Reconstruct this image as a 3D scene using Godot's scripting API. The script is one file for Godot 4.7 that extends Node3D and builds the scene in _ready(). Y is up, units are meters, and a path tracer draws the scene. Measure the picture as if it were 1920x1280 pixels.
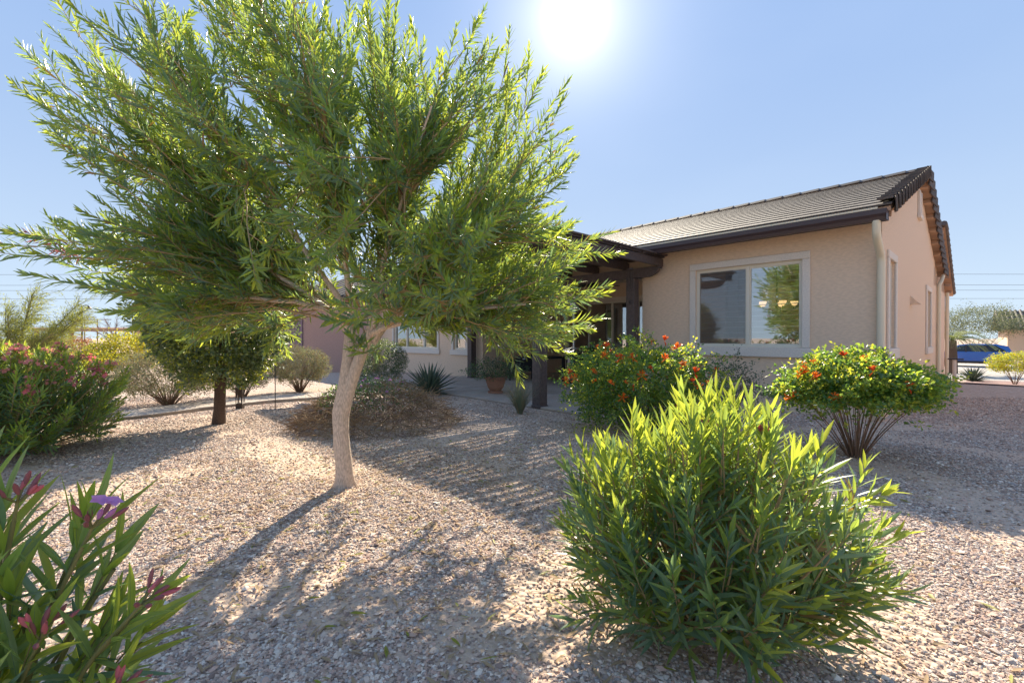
extends Node3D
# A desert back yard in winter sun: tan stucco house, oleanders, gravel, a paved walk.

const EYE := 1.25
var rng := RandomNumberGenerator.new()
var M := {}                       # materials by name
var taken := {}                   # names in use at top level
var HB: Basis                     # house axes: x = along the back wall, y = up, z = into the house
var HO := Vector3(5.59, 0.0, -6.88)

# ------------------------------------------------------------------ mesh buffer
class MB:
	var v := PackedVector3Array()
	var n := PackedVector3Array()
	var uv := PackedVector2Array()
	var i := PackedInt32Array()
	func tri(a: Vector3, b: Vector3, c: Vector3) -> void:      # counter-clockwise seen from outside
		var k := v.size()
		var q := (b - a).cross(c - a).normalized()
		v.append(a); v.append(b); v.append(c)
		n.append(q); n.append(q); n.append(q)
		uv.append(Vector2(a.x, a.z)); uv.append(Vector2(b.x, b.z)); uv.append(Vector2(c.x, c.z))
		i.append(k); i.append(k + 2); i.append(k + 1)
	func quad(a: Vector3, b: Vector3, c: Vector3, d: Vector3) -> void:
		tri(a, b, c); tri(a, c, d)
	func box(lo: Vector3, hi: Vector3, t := Transform3D.IDENTITY) -> void:
		var p := []
		for k in 8:
			p.append(t * Vector3(hi.x if k & 1 else lo.x, hi.y if k & 2 else lo.y, hi.z if k & 4 else lo.z))
		quad(p[0], p[2], p[3], p[1]); quad(p[4], p[5], p[7], p[6])
		quad(p[0], p[4], p[6], p[2]); quad(p[1], p[3], p[7], p[5])
		quad(p[0], p[1], p[5], p[4]); quad(p[2], p[6], p[7], p[3])
	func bevel_box(lo: Vector3, hi: Vector3, r: float, t := Transform3D.IDENTITY) -> void:
		# box with chamfered edges
		var c := (lo + hi) * 0.5
		var h := (hi - lo) * 0.5
		var q := h - Vector3(r, r, r)
		var f := func(sx: float, sy: float, sz: float, ax: int) -> Vector3:
			var o := Vector3(sx * q.x, sy * q.y, sz * q.z)
			o[ax] = [sx, sy, sz][ax] * h[ax]
			return t * (c + o)
		for s in [-1.0, 1.0]:
			var P := [f.call(s, -1.0, -1.0, 0), f.call(s, 1.0, -1.0, 0), f.call(s, 1.0, 1.0, 0), f.call(s, -1.0, 1.0, 0)]
			var Q := [f.call(-1.0, s, -1.0, 1), f.call(-1.0, s, 1.0, 1), f.call(1.0, s, 1.0, 1), f.call(1.0, s, -1.0, 1)]
			var R := [f.call(-1.0, -1.0, s, 2), f.call(1.0, -1.0, s, 2), f.call(1.0, 1.0, s, 2), f.call(-1.0, 1.0, s, 2)]
			for S in [P, Q, R]:
				if s > 0: quad(S[0], S[1], S[2], S[3])
				else: quad(S[3], S[2], S[1], S[0])
		for a in [-1.0, 1.0]:
			for b in [-1.0, 1.0]:
				_edge(f.call(a, b, -1.0, 0), f.call(a, b, 1.0, 0), f.call(a, b, 1.0, 1), f.call(a, b, -1.0, 1), t * c)
				_edge(f.call(a, -1.0, b, 0), f.call(a, 1.0, b, 0), f.call(a, 1.0, b, 2), f.call(a, -1.0, b, 2), t * c)
				_edge(f.call(-1.0, a, b, 1), f.call(1.0, a, b, 1), f.call(1.0, a, b, 2), f.call(-1.0, a, b, 2), t * c)
				for d in [-1.0, 1.0]:
					var A: Vector3 = f.call(a, b, d, 0)
					var B: Vector3 = f.call(a, b, d, 1)
					var C: Vector3 = f.call(a, b, d, 2)
					if (B - A).cross(C - A).dot(A - t * c) > 0: tri(A, B, C)
					else: tri(A, C, B)
	func _edge(a: Vector3, b: Vector3, c: Vector3, d: Vector3, mid: Vector3) -> void:
		if (b - a).cross(c - a).dot((a + c) * 0.5 - mid) > 0: quad(a, b, c, d)
		else: quad(d, c, b, a)
	func tube(path: PackedVector3Array, radii: PackedFloat32Array, sides: int, caps := true, squash := 1.0) -> void:
		var k := v.size()
		var m := path.size()
		var ref := Vector3.UP
		var d0 := (path[1] - path[0]).normalized()
		if absf(d0.y) > 0.9: ref = Vector3(0.3, 0.0, 1.0).normalized()
		var side := d0.cross(ref).normalized()
		for j in m:
			var d := (path[mini(j + 1, m - 1)] - path[maxi(j - 1, 0)]).normalized()
			side = (side - d * side.dot(d)).normalized()
			var up := side.cross(d)
			for s in sides:
				var a := TAU * s / sides
				var o := side * cos(a) + up * sin(a) * squash
				v.append(path[j] + o * radii[j]); n.append(o.normalized())
				uv.append(Vector2(float(s) / sides, float(j)))
		for j in m - 1:
			for s in sides:
				var a := k + j * sides + s
				var b := k + j * sides + (s + 1) % sides
				var c := a + sides
				var e := b + sides
				i.append(a); i.append(b); i.append(e)
				i.append(a); i.append(e); i.append(c)
		if caps:
			for end in [0, m - 1]:
				var mid := v.size()
				var dd := (path[1] - path[0]).normalized() * -1.0 if end == 0 else (path[m - 1] - path[m - 2]).normalized()
				v.append(path[end]); n.append(dd); uv.append(Vector2.ZERO)
				for s in sides:
					v.append(v[k + end * sides + s]); n.append(dd); uv.append(Vector2.ZERO)
				for s in sides:
					var a := mid + 1 + s
					var b := mid + 1 + (s + 1) % sides
					if end == 0: i.append(mid); i.append(b); i.append(a)
					else: i.append(mid); i.append(a); i.append(b)
	func lathe(prof: Array, sides: int, at := Vector3.ZERO) -> void:   # prof: Vector2(radius, height) from the bottom up, outside
		for j in prof.size() - 1:
			var p: Vector2 = prof[j]
			var q: Vector2 = prof[j + 1]
			var t := q - p
			var nn := Vector2(t.y, -t.x).normalized()
			var k := v.size()
			for s in sides + 1:
				var a := TAU * s / sides
				var e := Vector3(cos(a), 0, -sin(a))
				v.append(at + e * p.x + Vector3.UP * p.y); v.append(at + e * q.x + Vector3.UP * q.y)
				var w := (e * nn.x + Vector3.UP * nn.y).normalized()
				n.append(w); n.append(w)
				uv.append(Vector2(float(s) / sides, p.y)); uv.append(Vector2(float(s) / sides, q.y))
			for s in sides:
				var a := k + s * 2
				i.append(a); i.append(a + 1); i.append(a + 3)
				i.append(a); i.append(a + 3); i.append(a + 2)
	func leaf8(b: Vector3, d: Vector3, up: Vector3, l: float, w: float, droop: float) -> void:   # lance-shaped blade, folded along the midrib
		var s := d.cross(up).normalized()
		var nn := s.cross(d)
		var k := v.size()
		var c1 := b + d * (l * 0.32) - nn * (droop * l * 0.1)
		var c2 := b + d * (l * 0.68) - nn * (droop * l * 0.46)
		v.append(b); v.append(c1 - s * w + nn * (w * 0.3)); v.append(c1); v.append(c1 + s * w + nn * (w * 0.3))
		v.append(c2 - s * (w * 0.82) + nn * (w * 0.24)); v.append(c2); v.append(c2 + s * (w * 0.82) + nn * (w * 0.24)); v.append(b + d * l - nn * (droop * l))
		var nl := (nn + s * 0.3).normalized()
		var nr := (nn - s * 0.3).normalized()
		n.append(nn); n.append(nl); n.append(nn); n.append(nr); n.append(nl); n.append(nn); n.append(nr); n.append(nn)
		for q in 8: uv.append(Vector2.ZERO)
		for q in [0, 1, 2, 0, 2, 3, 1, 4, 5, 1, 5, 2, 2, 5, 6, 2, 6, 3, 4, 7, 5, 5, 7, 6]: i.append(k + q)
	func leaf2(b: Vector3, d: Vector3, up: Vector3, l: float, w: float) -> void:
		var s := d.cross(up).normalized()
		var nn := s.cross(d)
		var k := v.size()
		v.append(b); v.append(b + d * (l * 0.5) - s * w + nn * w * 0.3); v.append(b + d * l); v.append(b + d * (l * 0.5) + s * w + nn * w * 0.3)
		n.append(nn); n.append((nn + s * 0.3).normalized()); n.append(nn); n.append((nn - s * 0.3).normalized())
		for q in 4: uv.append(Vector2.ZERO)
		for q in [0, 1, 2, 0, 2, 3]: i.append(k + q)
	func blade(p: PackedVector3Array, w: PackedFloat32Array, side: Vector3) -> void:   # flat strip along a path
		var k := v.size()
		for j in p.size():
			var d := (p[mini(j + 1, p.size() - 1)] - p[maxi(j - 1, 0)]).normalized()
			var nn := d.cross(side).normalized()
			v.append(p[j] - side * w[j]); v.append(p[j] + side * w[j])
			n.append(nn); n.append(nn); uv.append(Vector2.ZERO); uv.append(Vector2.ZERO)
		for j in p.size() - 1:
			var a := k + j * 2
			i.append(a); i.append(a + 1); i.append(a + 3)
			i.append(a); i.append(a + 3); i.append(a + 2)

func commit(parts: Array) -> ArrayMesh:      # [[MB, material], ...]
	var m := ArrayMesh.new()
	for p in parts:
		var b: MB = p[0]
		if b.i.is_empty(): continue
		var a := []
		a.resize(Mesh.ARRAY_MAX)
		a[Mesh.ARRAY_VERTEX] = b.v; a[Mesh.ARRAY_NORMAL] = b.n; a[Mesh.ARRAY_TEX_UV] = b.uv; a[Mesh.ARRAY_INDEX] = b.i
		m.add_surface_from_arrays(Mesh.PRIMITIVE_TRIANGLES, a)
		m.surface_set_material(m.get_surface_count() - 1, p[1])
	return m

# ------------------------------------------------------------------ nodes
func numbered(called: String) -> String:
	if not taken.has(called):
		taken[called] = 0
		return called
	taken[called] += 1
	return "%s_%03d" % [called, taken[called]]

func part(called: String, mesh: Mesh, parent: Node, at := Transform3D.IDENTITY) -> MeshInstance3D:
	var o := MeshInstance3D.new()
	o.name = called
	o.mesh = mesh
	o.transform = at
	parent.add_child(o, true)
	return o

func pm(called: String, b: MB, m: Material, parent: Node, at := Transform3D.IDENTITY) -> MeshInstance3D:
	return part(called, commit([[b, m]]), parent, at)

func thing(called: String, label: String, category: String, at := Transform3D.IDENTITY, group := "") -> Node3D:
	var o := Node3D.new()
	o.name = numbered(called)
	add_child(o)
	o.transform = at
	o.set_meta("label", label)
	o.set_meta("category", category)
	if group: o.set_meta("group", group)
	return o

func setting(called: String, mesh: Mesh) -> MeshInstance3D:
	var o := part(numbered(called), mesh, self)
	o.set_meta("kind", "structure")
	return o

func at3(x: float, y: float, z: float, turn := 0.0) -> Transform3D:
	return Transform3D(Basis(Vector3.UP, turn), Vector3(x, y, z))

func H(u: float, y: float, w: float, turn := 0.0) -> Transform3D:     # house axes to world
	return Transform3D(HB * Basis(Vector3.UP, turn), HO + HB * Vector3(u, y, w))

# ------------------------------------------------------------------ materials
func lin(r: float, g: float, b: float, a := 1.0) -> Color:
	var c := Color(r, g, b).linear_to_srgb()
	c.a = a
	return c

func mat(called: String, c: Color, rough := 0.8, metal := 0.0) -> StandardMaterial3D:
	var m := StandardMaterial3D.new()
	m.resource_name = called
	m.albedo_color = c
	m.roughness = rough
	m.metallic = metal
	M[called] = m
	return m

func leafmat(called: String, c: Color, back: Color, rough := 0.45) -> StandardMaterial3D:
	var m := mat(called, c, rough)
	m.backlight_enabled = true
	m.backlight = back
	m.cull_mode = BaseMaterial3D.CULL_DISABLED
	return m

func noise_tex(kind: int, freq: float, size: int, sd: int, ramp: Gradient = null, octaves := 4, ret := -1, nmap := false, bump := 4.0) -> NoiseTexture2D:
	var f := FastNoiseLite.new()
	f.noise_type = kind
	f.seed = sd
	f.frequency = freq
	f.fractal_octaves = octaves
	if octaves <= 1: f.fractal_type = FastNoiseLite.FRACTAL_NONE
	if ret >= 0:
		f.cellular_return_type = ret
		f.cellular_jitter = 1.0
	var t := NoiseTexture2D.new()
	t.width = size
	t.height = size
	t.seamless = true
	t.noise = f
	if ramp: t.color_ramp = ramp
	if nmap:
		t.as_normal_map = true
		t.bump_strength = bump
	return t

func ramp(stops: Array) -> Gradient:
	var g := Gradient.new()
	var o := PackedFloat32Array()
	var c := PackedColorArray()
	for s in stops:
		o.append(s[0])
		c.append(s[1])
	g.offsets = o
	g.colors = c
	return g

func grain(m: StandardMaterial3D, size_m: float, lo: float, hi: float, sd: int, freq := 0.02, bump_cm := 0.0, octaves := 5) -> void:
	# fine tone variation and relief of the stuff itself, in the object's own axes
	var t := noise_tex(FastNoiseLite.TYPE_SIMPLEX, freq, 512, sd, ramp([[0.0, Color(lo, lo, lo)], [1.0, Color(hi, hi, hi)]]), octaves)
	m.albedo_texture = t
	m.uv1_triplanar = true
	m.uv1_scale = Vector3.ONE / size_m
	if bump_cm > 0.0:
		m.heightmap_enabled = true
		m.heightmap_texture = t
		m.heightmap_scale = bump_cm

func materials() -> void:
	var s := mat("stucco", lin(0.80, 0.605, 0.44), 0.9)
	grain(s, 1.1, 0.92, 1.0, 11, 0.03, 0.22, 6)
	s.uv1_scale = Vector3(0.6, 1.6, 0.6)
	var tr := mat("trim", lin(0.80, 0.72, 0.63), 0.85)
	grain(tr, 0.8, 0.9, 1.0, 12, 0.05, 0.5)
	var nb := mat("rose_stucco", lin(0.52, 0.33, 0.27), 0.9)
	grain(nb, 1.2, 0.86, 1.0, 13, 0.04, 0.8)
	for k in 4:
		var c: Color = [lin(0.125, 0.100, 0.088), lin(0.150, 0.122, 0.106), lin(0.100, 0.082, 0.073), lin(0.135, 0.113, 0.103)][k]
		var m := mat("tile%d" % k, c, 0.75)
		if k == 0: grain(m, 0.5, 0.75, 1.0, 14, 0.03, 0.25)
		else:
			m.albedo_texture = M["tile0"].albedo_texture
			m.uv1_triplanar = true
			m.uv1_scale = Vector3(2, 2, 2)
	mat("gutter", lin(0.062, 0.040, 0.042), 0.4)
	mat("cream", lin(0.70, 0.62, 0.46), 0.5)
	mat("vinyl", lin(0.74, 0.69, 0.58), 0.45)
	var w := mat("pergola", lin(0.115, 0.085, 0.078), 0.6)
	grain(w, 0.9, 0.78, 1.0, 15, 0.02, 0.1)
	mat("soffit", lin(0.42, 0.27, 0.18), 0.85)
	mat("black_metal", lin(0.02, 0.02, 0.022), 0.45)
	mat("bronze", lin(0.05, 0.035, 0.028), 0.5, 0.3)
	mat("steel", lin(0.5, 0.5, 0.5), 0.3, 0.9)
	mat("dark_weave", lin(0.018, 0.018, 0.022), 0.7)
	mat("navy_cloth", lin(0.012, 0.013, 0.022), 0.9)
	mat("pillow_cloth", lin(0.45, 0.45, 0.47), 0.95)
	mat("room", lin(0.45, 0.40, 0.34), 0.9)
	mat("blind", lin(0.75, 0.73, 0.68), 0.6)
	var g := mat("glass", lin(0.80, 0.86, 0.90, 0.29), 0.015, 1.0)
	var gi := Image.create(4, 4, false, Image.FORMAT_RGBA8)
	gi.fill(Color.WHITE)
	g.albedo_texture = ImageTexture.create_from_image(gi)
	g.transparency = BaseMaterial3D.TRANSPARENCY_ALPHA
	var sc := mat("screen", lin(0.10, 0.11, 0.115, 0.28), 0.6)
	sc.transparency = BaseMaterial3D.TRANSPARENCY_ALPHA
	sc.albedo_texture = g.albedo_texture
	var lamp := mat("lamp_glow", lin(0.9, 0.7, 0.45), 0.6)
	lamp.emission_enabled = true
	lamp.emission = lin(1.0, 0.62, 0.28)
	lamp.emission_energy_multiplier = 0.55
	var terra := mat("terracotta", lin(0.48, 0.235, 0.15), 0.85)
	grain(terra, 0.4, 0.75, 1.0, 16, 0.03, 0.1)
	for k in 4:
		var pv := mat("paver%d" % k, [lin(0.60, 0.50, 0.41), lin(0.64, 0.55, 0.46), lin(0.55, 0.46, 0.385), lin(0.61, 0.49, 0.40)][k], 0.9)
		if k == 0: grain(pv, 0.5, 0.75, 1.0, 17, 0.06, 0.2)
		else:
			pv.albedo_texture = M["paver0"].albedo_texture
			pv.uv1_triplanar = true
			pv.uv1_scale = Vector3(2, 2, 2)
	var bk := mat("bark", lin(0.78, 0.635, 0.51), 0.85)
	grain(bk, 0.35, 0.68, 1.0, 18, 0.025, 0.4, 6)
	bk.uv1_scale = Vector3(4.5, 1.4, 4.5)
	mat("twig", lin(0.40, 0.27, 0.14), 0.8)
	mat("green_twig", lin(0.20, 0.19, 0.07), 0.8)
	var bb := mat("brown_bark", lin(0.175, 0.115, 0.085), 0.95)
	grain(bb, 0.3, 0.55, 1.0, 19, 0.03, 0.8)
	mat("stem", lin(0.20, 0.12, 0.075), 0.9)
	# leaves: what they reflect, and what they let through
	leafmat("ole_dark", lin(0.078, 0.142, 0.102), lin(0.24, 0.36, 0.12), 0.33)
	leafmat("ole_mid", lin(0.095, 0.168, 0.072), lin(0.46, 0.58, 0.08), 0.36)
	leafmat("ole_young", lin(0.10, 0.18, 0.035), lin(0.62, 0.68, 0.07), 0.42)
	leafmat("ole_brown", lin(0.24, 0.15, 0.06), lin(0.35, 0.22, 0.06), 0.7)
	leafmat("ole_red", lin(0.17, 0.055, 0.065), lin(0.24, 0.07, 0.06), 0.5)
	mat("midrib", lin(0.16, 0.24, 0.09), 0.5)
	leafmat("hs_dark", lin(0.045, 0.105, 0.035), lin(0.18, 0.32, 0.05), 0.42)
	leafmat("hs_mid", lin(0.08, 0.15, 0.035), lin(0.46, 0.62, 0.06), 0.42)
	leafmat("hs_young", lin(0.16, 0.20, 0.035), lin(0.80, 0.80, 0.07), 0.45)
	leafmat("fic_dark", lin(0.050, 0.088, 0.045), lin(0.14, 0.19, 0.06), 0.35)
	leafmat("fic_mid", lin(0.078, 0.122, 0.048), lin(0.34, 0.40, 0.07), 0.35)
	leafmat("sage", lin(0.16, 0.17, 0.10), lin(0.24, 0.25, 0.10), 0.8)
	leafmat("sage_dry", lin(0.20, 0.15, 0.085), lin(0.22, 0.16, 0.07), 0.9)
	leafmat("dull_green", lin(0.045, 0.065, 0.040), lin(0.07, 0.10, 0.04), 0.6)
	leafmat("yellow_leaf", lin(0.30, 0.24, 0.02), lin(0.75, 0.62, 0.03), 0.6)
	leafmat("yellow_green", lin(0.18, 0.20, 0.03), lin(0.5, 0.5, 0.04), 0.6)
	leafmat("rust_leaf", lin(0.26, 0.12, 0.06), lin(0.35, 0.14, 0.05), 0.7)
	leafmat("paloverde", lin(0.12, 0.15, 0.05), lin(0.30, 0.32, 0.06), 0.7)
	leafmat("greyleaf", lin(0.09, 0.115, 0.075), lin(0.14, 0.16, 0.08), 0.7)
	leafmat("agave_leaf", lin(0.085, 0.125, 0.085), lin(0.04, 0.07, 0.03), 0.5)
	leafmat("frond", lin(0.075, 0.11, 0.045), lin(0.25, 0.28, 0.06), 0.5)
	leafmat("grass_blade", lin(0.15, 0.18, 0.12), lin(0.14, 0.16, 0.08), 0.7)
	leafmat("straw", lin(0.36, 0.25, 0.145), lin(0.14, 0.10, 0.05), 0.9)
	leafmat("petal_orange", lin(0.80, 0.19, 0.02), lin(0.95, 0.32, 0.03), 0.6)
	leafmat("petal_red", lin(0.74, 0.11, 0.025), lin(0.9, 0.2, 0.03), 0.6)
	leafmat("petal_pink", lin(0.62, 0.20, 0.24), lin(0.7, 0.16, 0.18), 0.6)
	leafmat("petal_salmon", lin(0.75, 0.30, 0.27), lin(0.8, 0.3, 0.25), 0.6)
	leafmat("petal_lilac", lin(0.55, 0.26, 0.52), lin(0.6, 0.3, 0.6), 0.6)
	leafmat("bud", lin(0.30, 0.11, 0.12), lin(0.28, 0.10, 0.10), 0.7)

# ------------------------------------------------------------------ terrain
func drop(x: float, z: float) -> float:
	var r := Vector2(x, z).length()
	return -0.9 * smoothstep(15.0, 33.0, r) if z < 0 else -0.3 * smoothstep(15.0, 33.0, r)

var lumps := FastNoiseLite.new()
func ground_y(x: float, z: float) -> float:
	var near := 1.0 - smoothstep(9.0, 14.0, Vector2(x, z).length())
	var w := HB.inverse() * (Vector3(x, 0, z) - HO)
	if w.z > -3.4 and w.x > 2.8: near *= 0.15
	return drop(x, z) + near * (lumps.get_noise_2d(x, z) * 0.035 - 0.01)

func coords(lo: float, hi: float, near_lo: float, near_hi: float, step: float) -> PackedFloat32Array:
	var a := PackedFloat32Array()
	var x := near_lo
	while x < near_hi:
		a.append(x)
		x += step
	var s := step
	while x < hi:
		a.append(x)
		s *= 1.25
		x += s
	a.append(hi)
	s = step
	x = near_lo
	var before := PackedFloat32Array()
	while x > lo:
		s *= 1.25
		x -= s
		before.append(maxf(x, lo))
	before.reverse()
	before.append_array(a)
	return before

func make_ground() -> void:
	lumps.seed = 5
	patch.seed = 9
	patch.frequency = 0.5
	patch.fractal_octaves = 4
	lumps.frequency = 0.35
	lumps.fractal_octaves = 3
	var xs := coords(-900, 900, -9.0, 9.0, 0.16)
	var zs := coords(-1200, 400, -14.0, 1.5, 0.16)
	var b := MB.new()
	for z in zs:
		for x in xs:
			b.v.append(Vector3(x, ground_y(x, z), z))
			b.uv.append(Vector2(x, z))
			var e := 0.08
			b.n.append(Vector3(ground_y(x - e, z) - ground_y(x + e, z), 2 * e, ground_y(x, z - e) - ground_y(x, z + e)).normalized())
	var w := xs.size()
	for j in zs.size() - 1:
		for k in w - 1:
			var a := j * w + k
			b.i.append(a); b.i.append(a + 1); b.i.append(a + w + 1)
			b.i.append(a); b.i.append(a + w + 1); b.i.append(a + w)
	var m := mat("gravel_ground", Color.WHITE, 0.95)
	var stones := ramp([[0.0, lin(0.356, 0.242, 0.181)], [0.18, lin(0.507, 0.374, 0.290)], [0.36, lin(0.394, 0.299, 0.242)], [0.52, lin(0.582, 0.450, 0.356)], [0.68, lin(0.460, 0.327, 0.252)], [0.84, lin(0.639, 0.526, 0.431)], [1.0, lin(0.422, 0.318, 0.252)]])
	m.albedo_texture = noise_tex(FastNoiseLite.TYPE_CELLULAR, 0.055, 1024, 21, stones, 1, FastNoiseLite.RETURN_CELL_VALUE)
	m.uv1_scale = Vector3(0.55, 0.55, 0.55)
	m.heightmap_enabled = true
	m.heightmap_texture = noise_tex(FastNoiseLite.TYPE_CELLULAR, 0.055, 1024, 21, ramp([[0.0, Color.WHITE], [1.0, Color.BLACK]]), 1, FastNoiseLite.RETURN_DISTANCE)
	m.heightmap_scale = 1.4
	m.detail_enabled = true
	m.detail_uv_layer = BaseMaterial3D.DETAIL_UV_2
	m.detail_blend_mode = BaseMaterial3D.BLEND_MODE_MIX
	# bare soil showing between the stones, where the loose gravel is thin
	var soil := Image.create(768, 768, false, Image.FORMAT_RGBA8)
	var fine := FastNoiseLite.new()
	fine.seed = 77
	fine.frequency = 9.0
	fine.fractal_octaves = 4
	for y in 768:
		for x in 768:
			var wx := -12.0 + 24.0 * (x + 0.5) / 768.0
			var wz := -20.0 + 24.0 * (y + 0.5) / 768.0
			var f := fine.get_noise_2d(wx, wz)
			var g := lin(0.58 + 0.12 * f, 0.425 + 0.10 * f, 0.315 + 0.08 * f)
			g.a = clampf((bare_soil(wx, wz) + 0.35 * f) * 1.6, 0.0, 0.92)
			soil.set_pixel(x, y, g)
	m.detail_albedo = ImageTexture.create_from_image(soil)
	var gm := commit([[b, m]])
	var arr := gm.surface_get_arrays(0)
	var uv2 := PackedVector2Array()
	for q in b.v: uv2.append(Vector2(clampf((q.x + 12.0) / 24.0, 0.001, 0.999), clampf((q.z + 20.0) / 24.0, 0.001, 0.999)))
	arr[Mesh.ARRAY_TEX_UV2] = uv2
	var g2 := ArrayMesh.new()
	g2.add_surface_from_arrays(Mesh.PRIMITIVE_TRIANGLES, arr)
	g2.surface_set_material(0, m)
	setting("ground", g2)

var patch := FastNoiseLite.new()
func bare_soil(x: float, z: float) -> float:      # 0 = stones lie thick, 1 = soil shows
	var far := 1.0 - smoothstep(8.0, 11.0, Vector2(x, z).length())
	return clampf((0.04 - patch.get_noise_2d(x, z)) * 3.0, 0.0, 1.0) * far

func pebble_mesh(sd: int) -> ArrayMesh:
	var r := RandomNumberGenerator.new()
	r.seed = sd
	var b := MB.new()
	var ring := []
	for k in 5:
		var a := TAU * k / 5.0 + r.randf_range(-0.4, 0.4)
		ring.append(Vector3(cos(a) * r.randf_range(0.7, 1.15), r.randf_range(-0.05, 0.25), sin(a) * r.randf_range(0.55, 1.0)))
	var top := Vector3(r.randf_range(-0.35, 0.35), r.randf_range(0.5, 0.8), r.randf_range(-0.35, 0.35))
	var low := Vector3(0, -0.45, 0)
	for k in 5:
		var p: Vector3 = ring[k]
		var q: Vector3 = ring[(k + 1) % 5]
		b.tri(top, q, p)
		b.tri(low, p, q)
	var m := mat("pebble%d" % sd, Color.WHITE, 0.9)
	m.vertex_color_use_as_albedo = true
	return commit([[b, m]])

func on_paving(x: float, z: float) -> bool:
	var w := HB.inverse() * (Vector3(x, 0, z) - HO)
	if w.x > 3.25 and w.z > -3.02 or w.z > -0.05 and w.x > -0.1: return true
	for p in path_line:
		if Vector2(p.x - x, p.z - z).length() < 0.5: return true
	return false

func scatter_gravel() -> void:
	var cols := [Color(0.52, 0.355, 0.27), Color(0.62, 0.47, 0.37), Color(0.42, 0.32, 0.265), Color(0.70, 0.56, 0.45), Color(0.30, 0.215, 0.175), Color(0.56, 0.375, 0.29), Color(0.74, 0.64, 0.54), Color(0.44, 0.375, 0.335)]
	var total := 0
	var all := Node3D.new()
	all.name = numbered("gravel")
	all.set_meta("kind", "stuff")
	all.set_meta("label", "tan and rose crushed gravel covering the yard")
	all.set_meta("category", "gravel")
	add_child(all)
	for kind in 4:
		var buf := PackedFloat32Array()
		var want := 74000
		var tries := 0
		var got := 0
		while got < want and tries < want * 5:
			tries += 1
			# more per square metre close by, thinning out with distance
			var d := 1.15 * pow(9.5 / 1.15, pow(rng.randf(), 0.78))
			var x := rng.randf_range(-1.0, 1.0) * (d * 1.18 + 0.2)
			var z := -d
			if rng.randf() < bare_soil(x, z) * 0.85: continue
			if on_paving(x, z): continue
			var s := (0.0042 + 0.0095 * pow(rng.randf(), 1.6)) * (1.0 + 0.05 * d)
			if rng.randf() < 0.035: s *= 1.8
			var bs := Basis.from_euler(Vector3(rng.randf_range(-0.4, 0.4), rng.randf() * TAU, rng.randf_range(-0.4, 0.4))) * Basis.from_scale(Vector3(s, s * rng.randf_range(0.5, 0.9), s * rng.randf_range(0.7, 1.1)))
			var y := ground_y(x, z) + s * 0.18
			buf.append_array([bs.x.x, bs.y.x, bs.z.x, x, bs.x.y, bs.y.y, bs.z.y, y, bs.x.z, bs.y.z, bs.z.z, z])
			var c: Color = cols[rng.randi() % 8]
			var f := rng.randf_range(0.8, 1.15)
			buf.append_array([c.r * f, c.g * f, c.b * f, 1.0])
			got += 1
		var mm := MultiMesh.new()
		mm.transform_format = MultiMesh.TRANSFORM_3D
		mm.use_colors = true
		mm.mesh = pebble_mesh(100 + kind)
		mm.instance_count = got
		mm.buffer = buf
		total += got
		var o := MultiMeshInstance3D.new()
		o.name = "stones"
		o.multimesh = mm
		o.set_meta("kind", "stuff")
		all.add_child(o, true)
	print("gravel ", total)

func leaf_litter() -> void:
	var b := MB.new()
	var g := MB.new()
	for k in 4200:
		var x := -0.9 + rng.randfn(0, 2.0)
		var z := -3.3 + rng.randfn(0, 1.5)
		if z > -1.2 or on_paving(x, z): continue
		var a := rng.randf() * TAU
		var t: MB = g if rng.randf() < 0.1 else b
		t.leaf8(Vector3(x, ground_y(x, z) + 0.012, z), Vector3(cos(a), rng.randf_range(-0.05, 0.12), sin(a)).normalized(), Vector3(rng.randf_range(-0.4, 0.4), 1, rng.randf_range(-0.4, 0.4)).normalized(), rng.randf_range(0.04, 0.09), rng.randf_range(0.004, 0.008), 0.08)
	var o := part(numbered("leaf_litter"), commit([[b, M["straw"]], [g, M["yellow_green"]]]), self)
	o.set_meta("kind", "stuff")
	o.set_meta("label", "dry fallen oleander leaves strewn over the gravel under the tree")
	o.set_meta("category", "leaf litter")

# ------------------------------------------------------------------ paving
var path_line := PackedVector3Array()
func make_path_line() -> void:
	var c := Curve3D.new()
	for p in [Vector3(-7.6, 0, -5.2), Vector3(-6.75, 0, -6.4), Vector3(-6.15, 0, -7.35), Vector3(-5.65, 0, -8.3), Vector3(-5.05, 0, -9.1), Vector3(-4.05, 0, -9.85), Vector3(-2.9, 0, -10.5), Vector3(-1.9, 0, -10.9)]:
		c.add_point(p, Vector3(-0.25, 0, 0.28), Vector3(0.25, 0, -0.28))
	c.bake_interval = 0.05
	path_line = c.get_baked_points()

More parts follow.
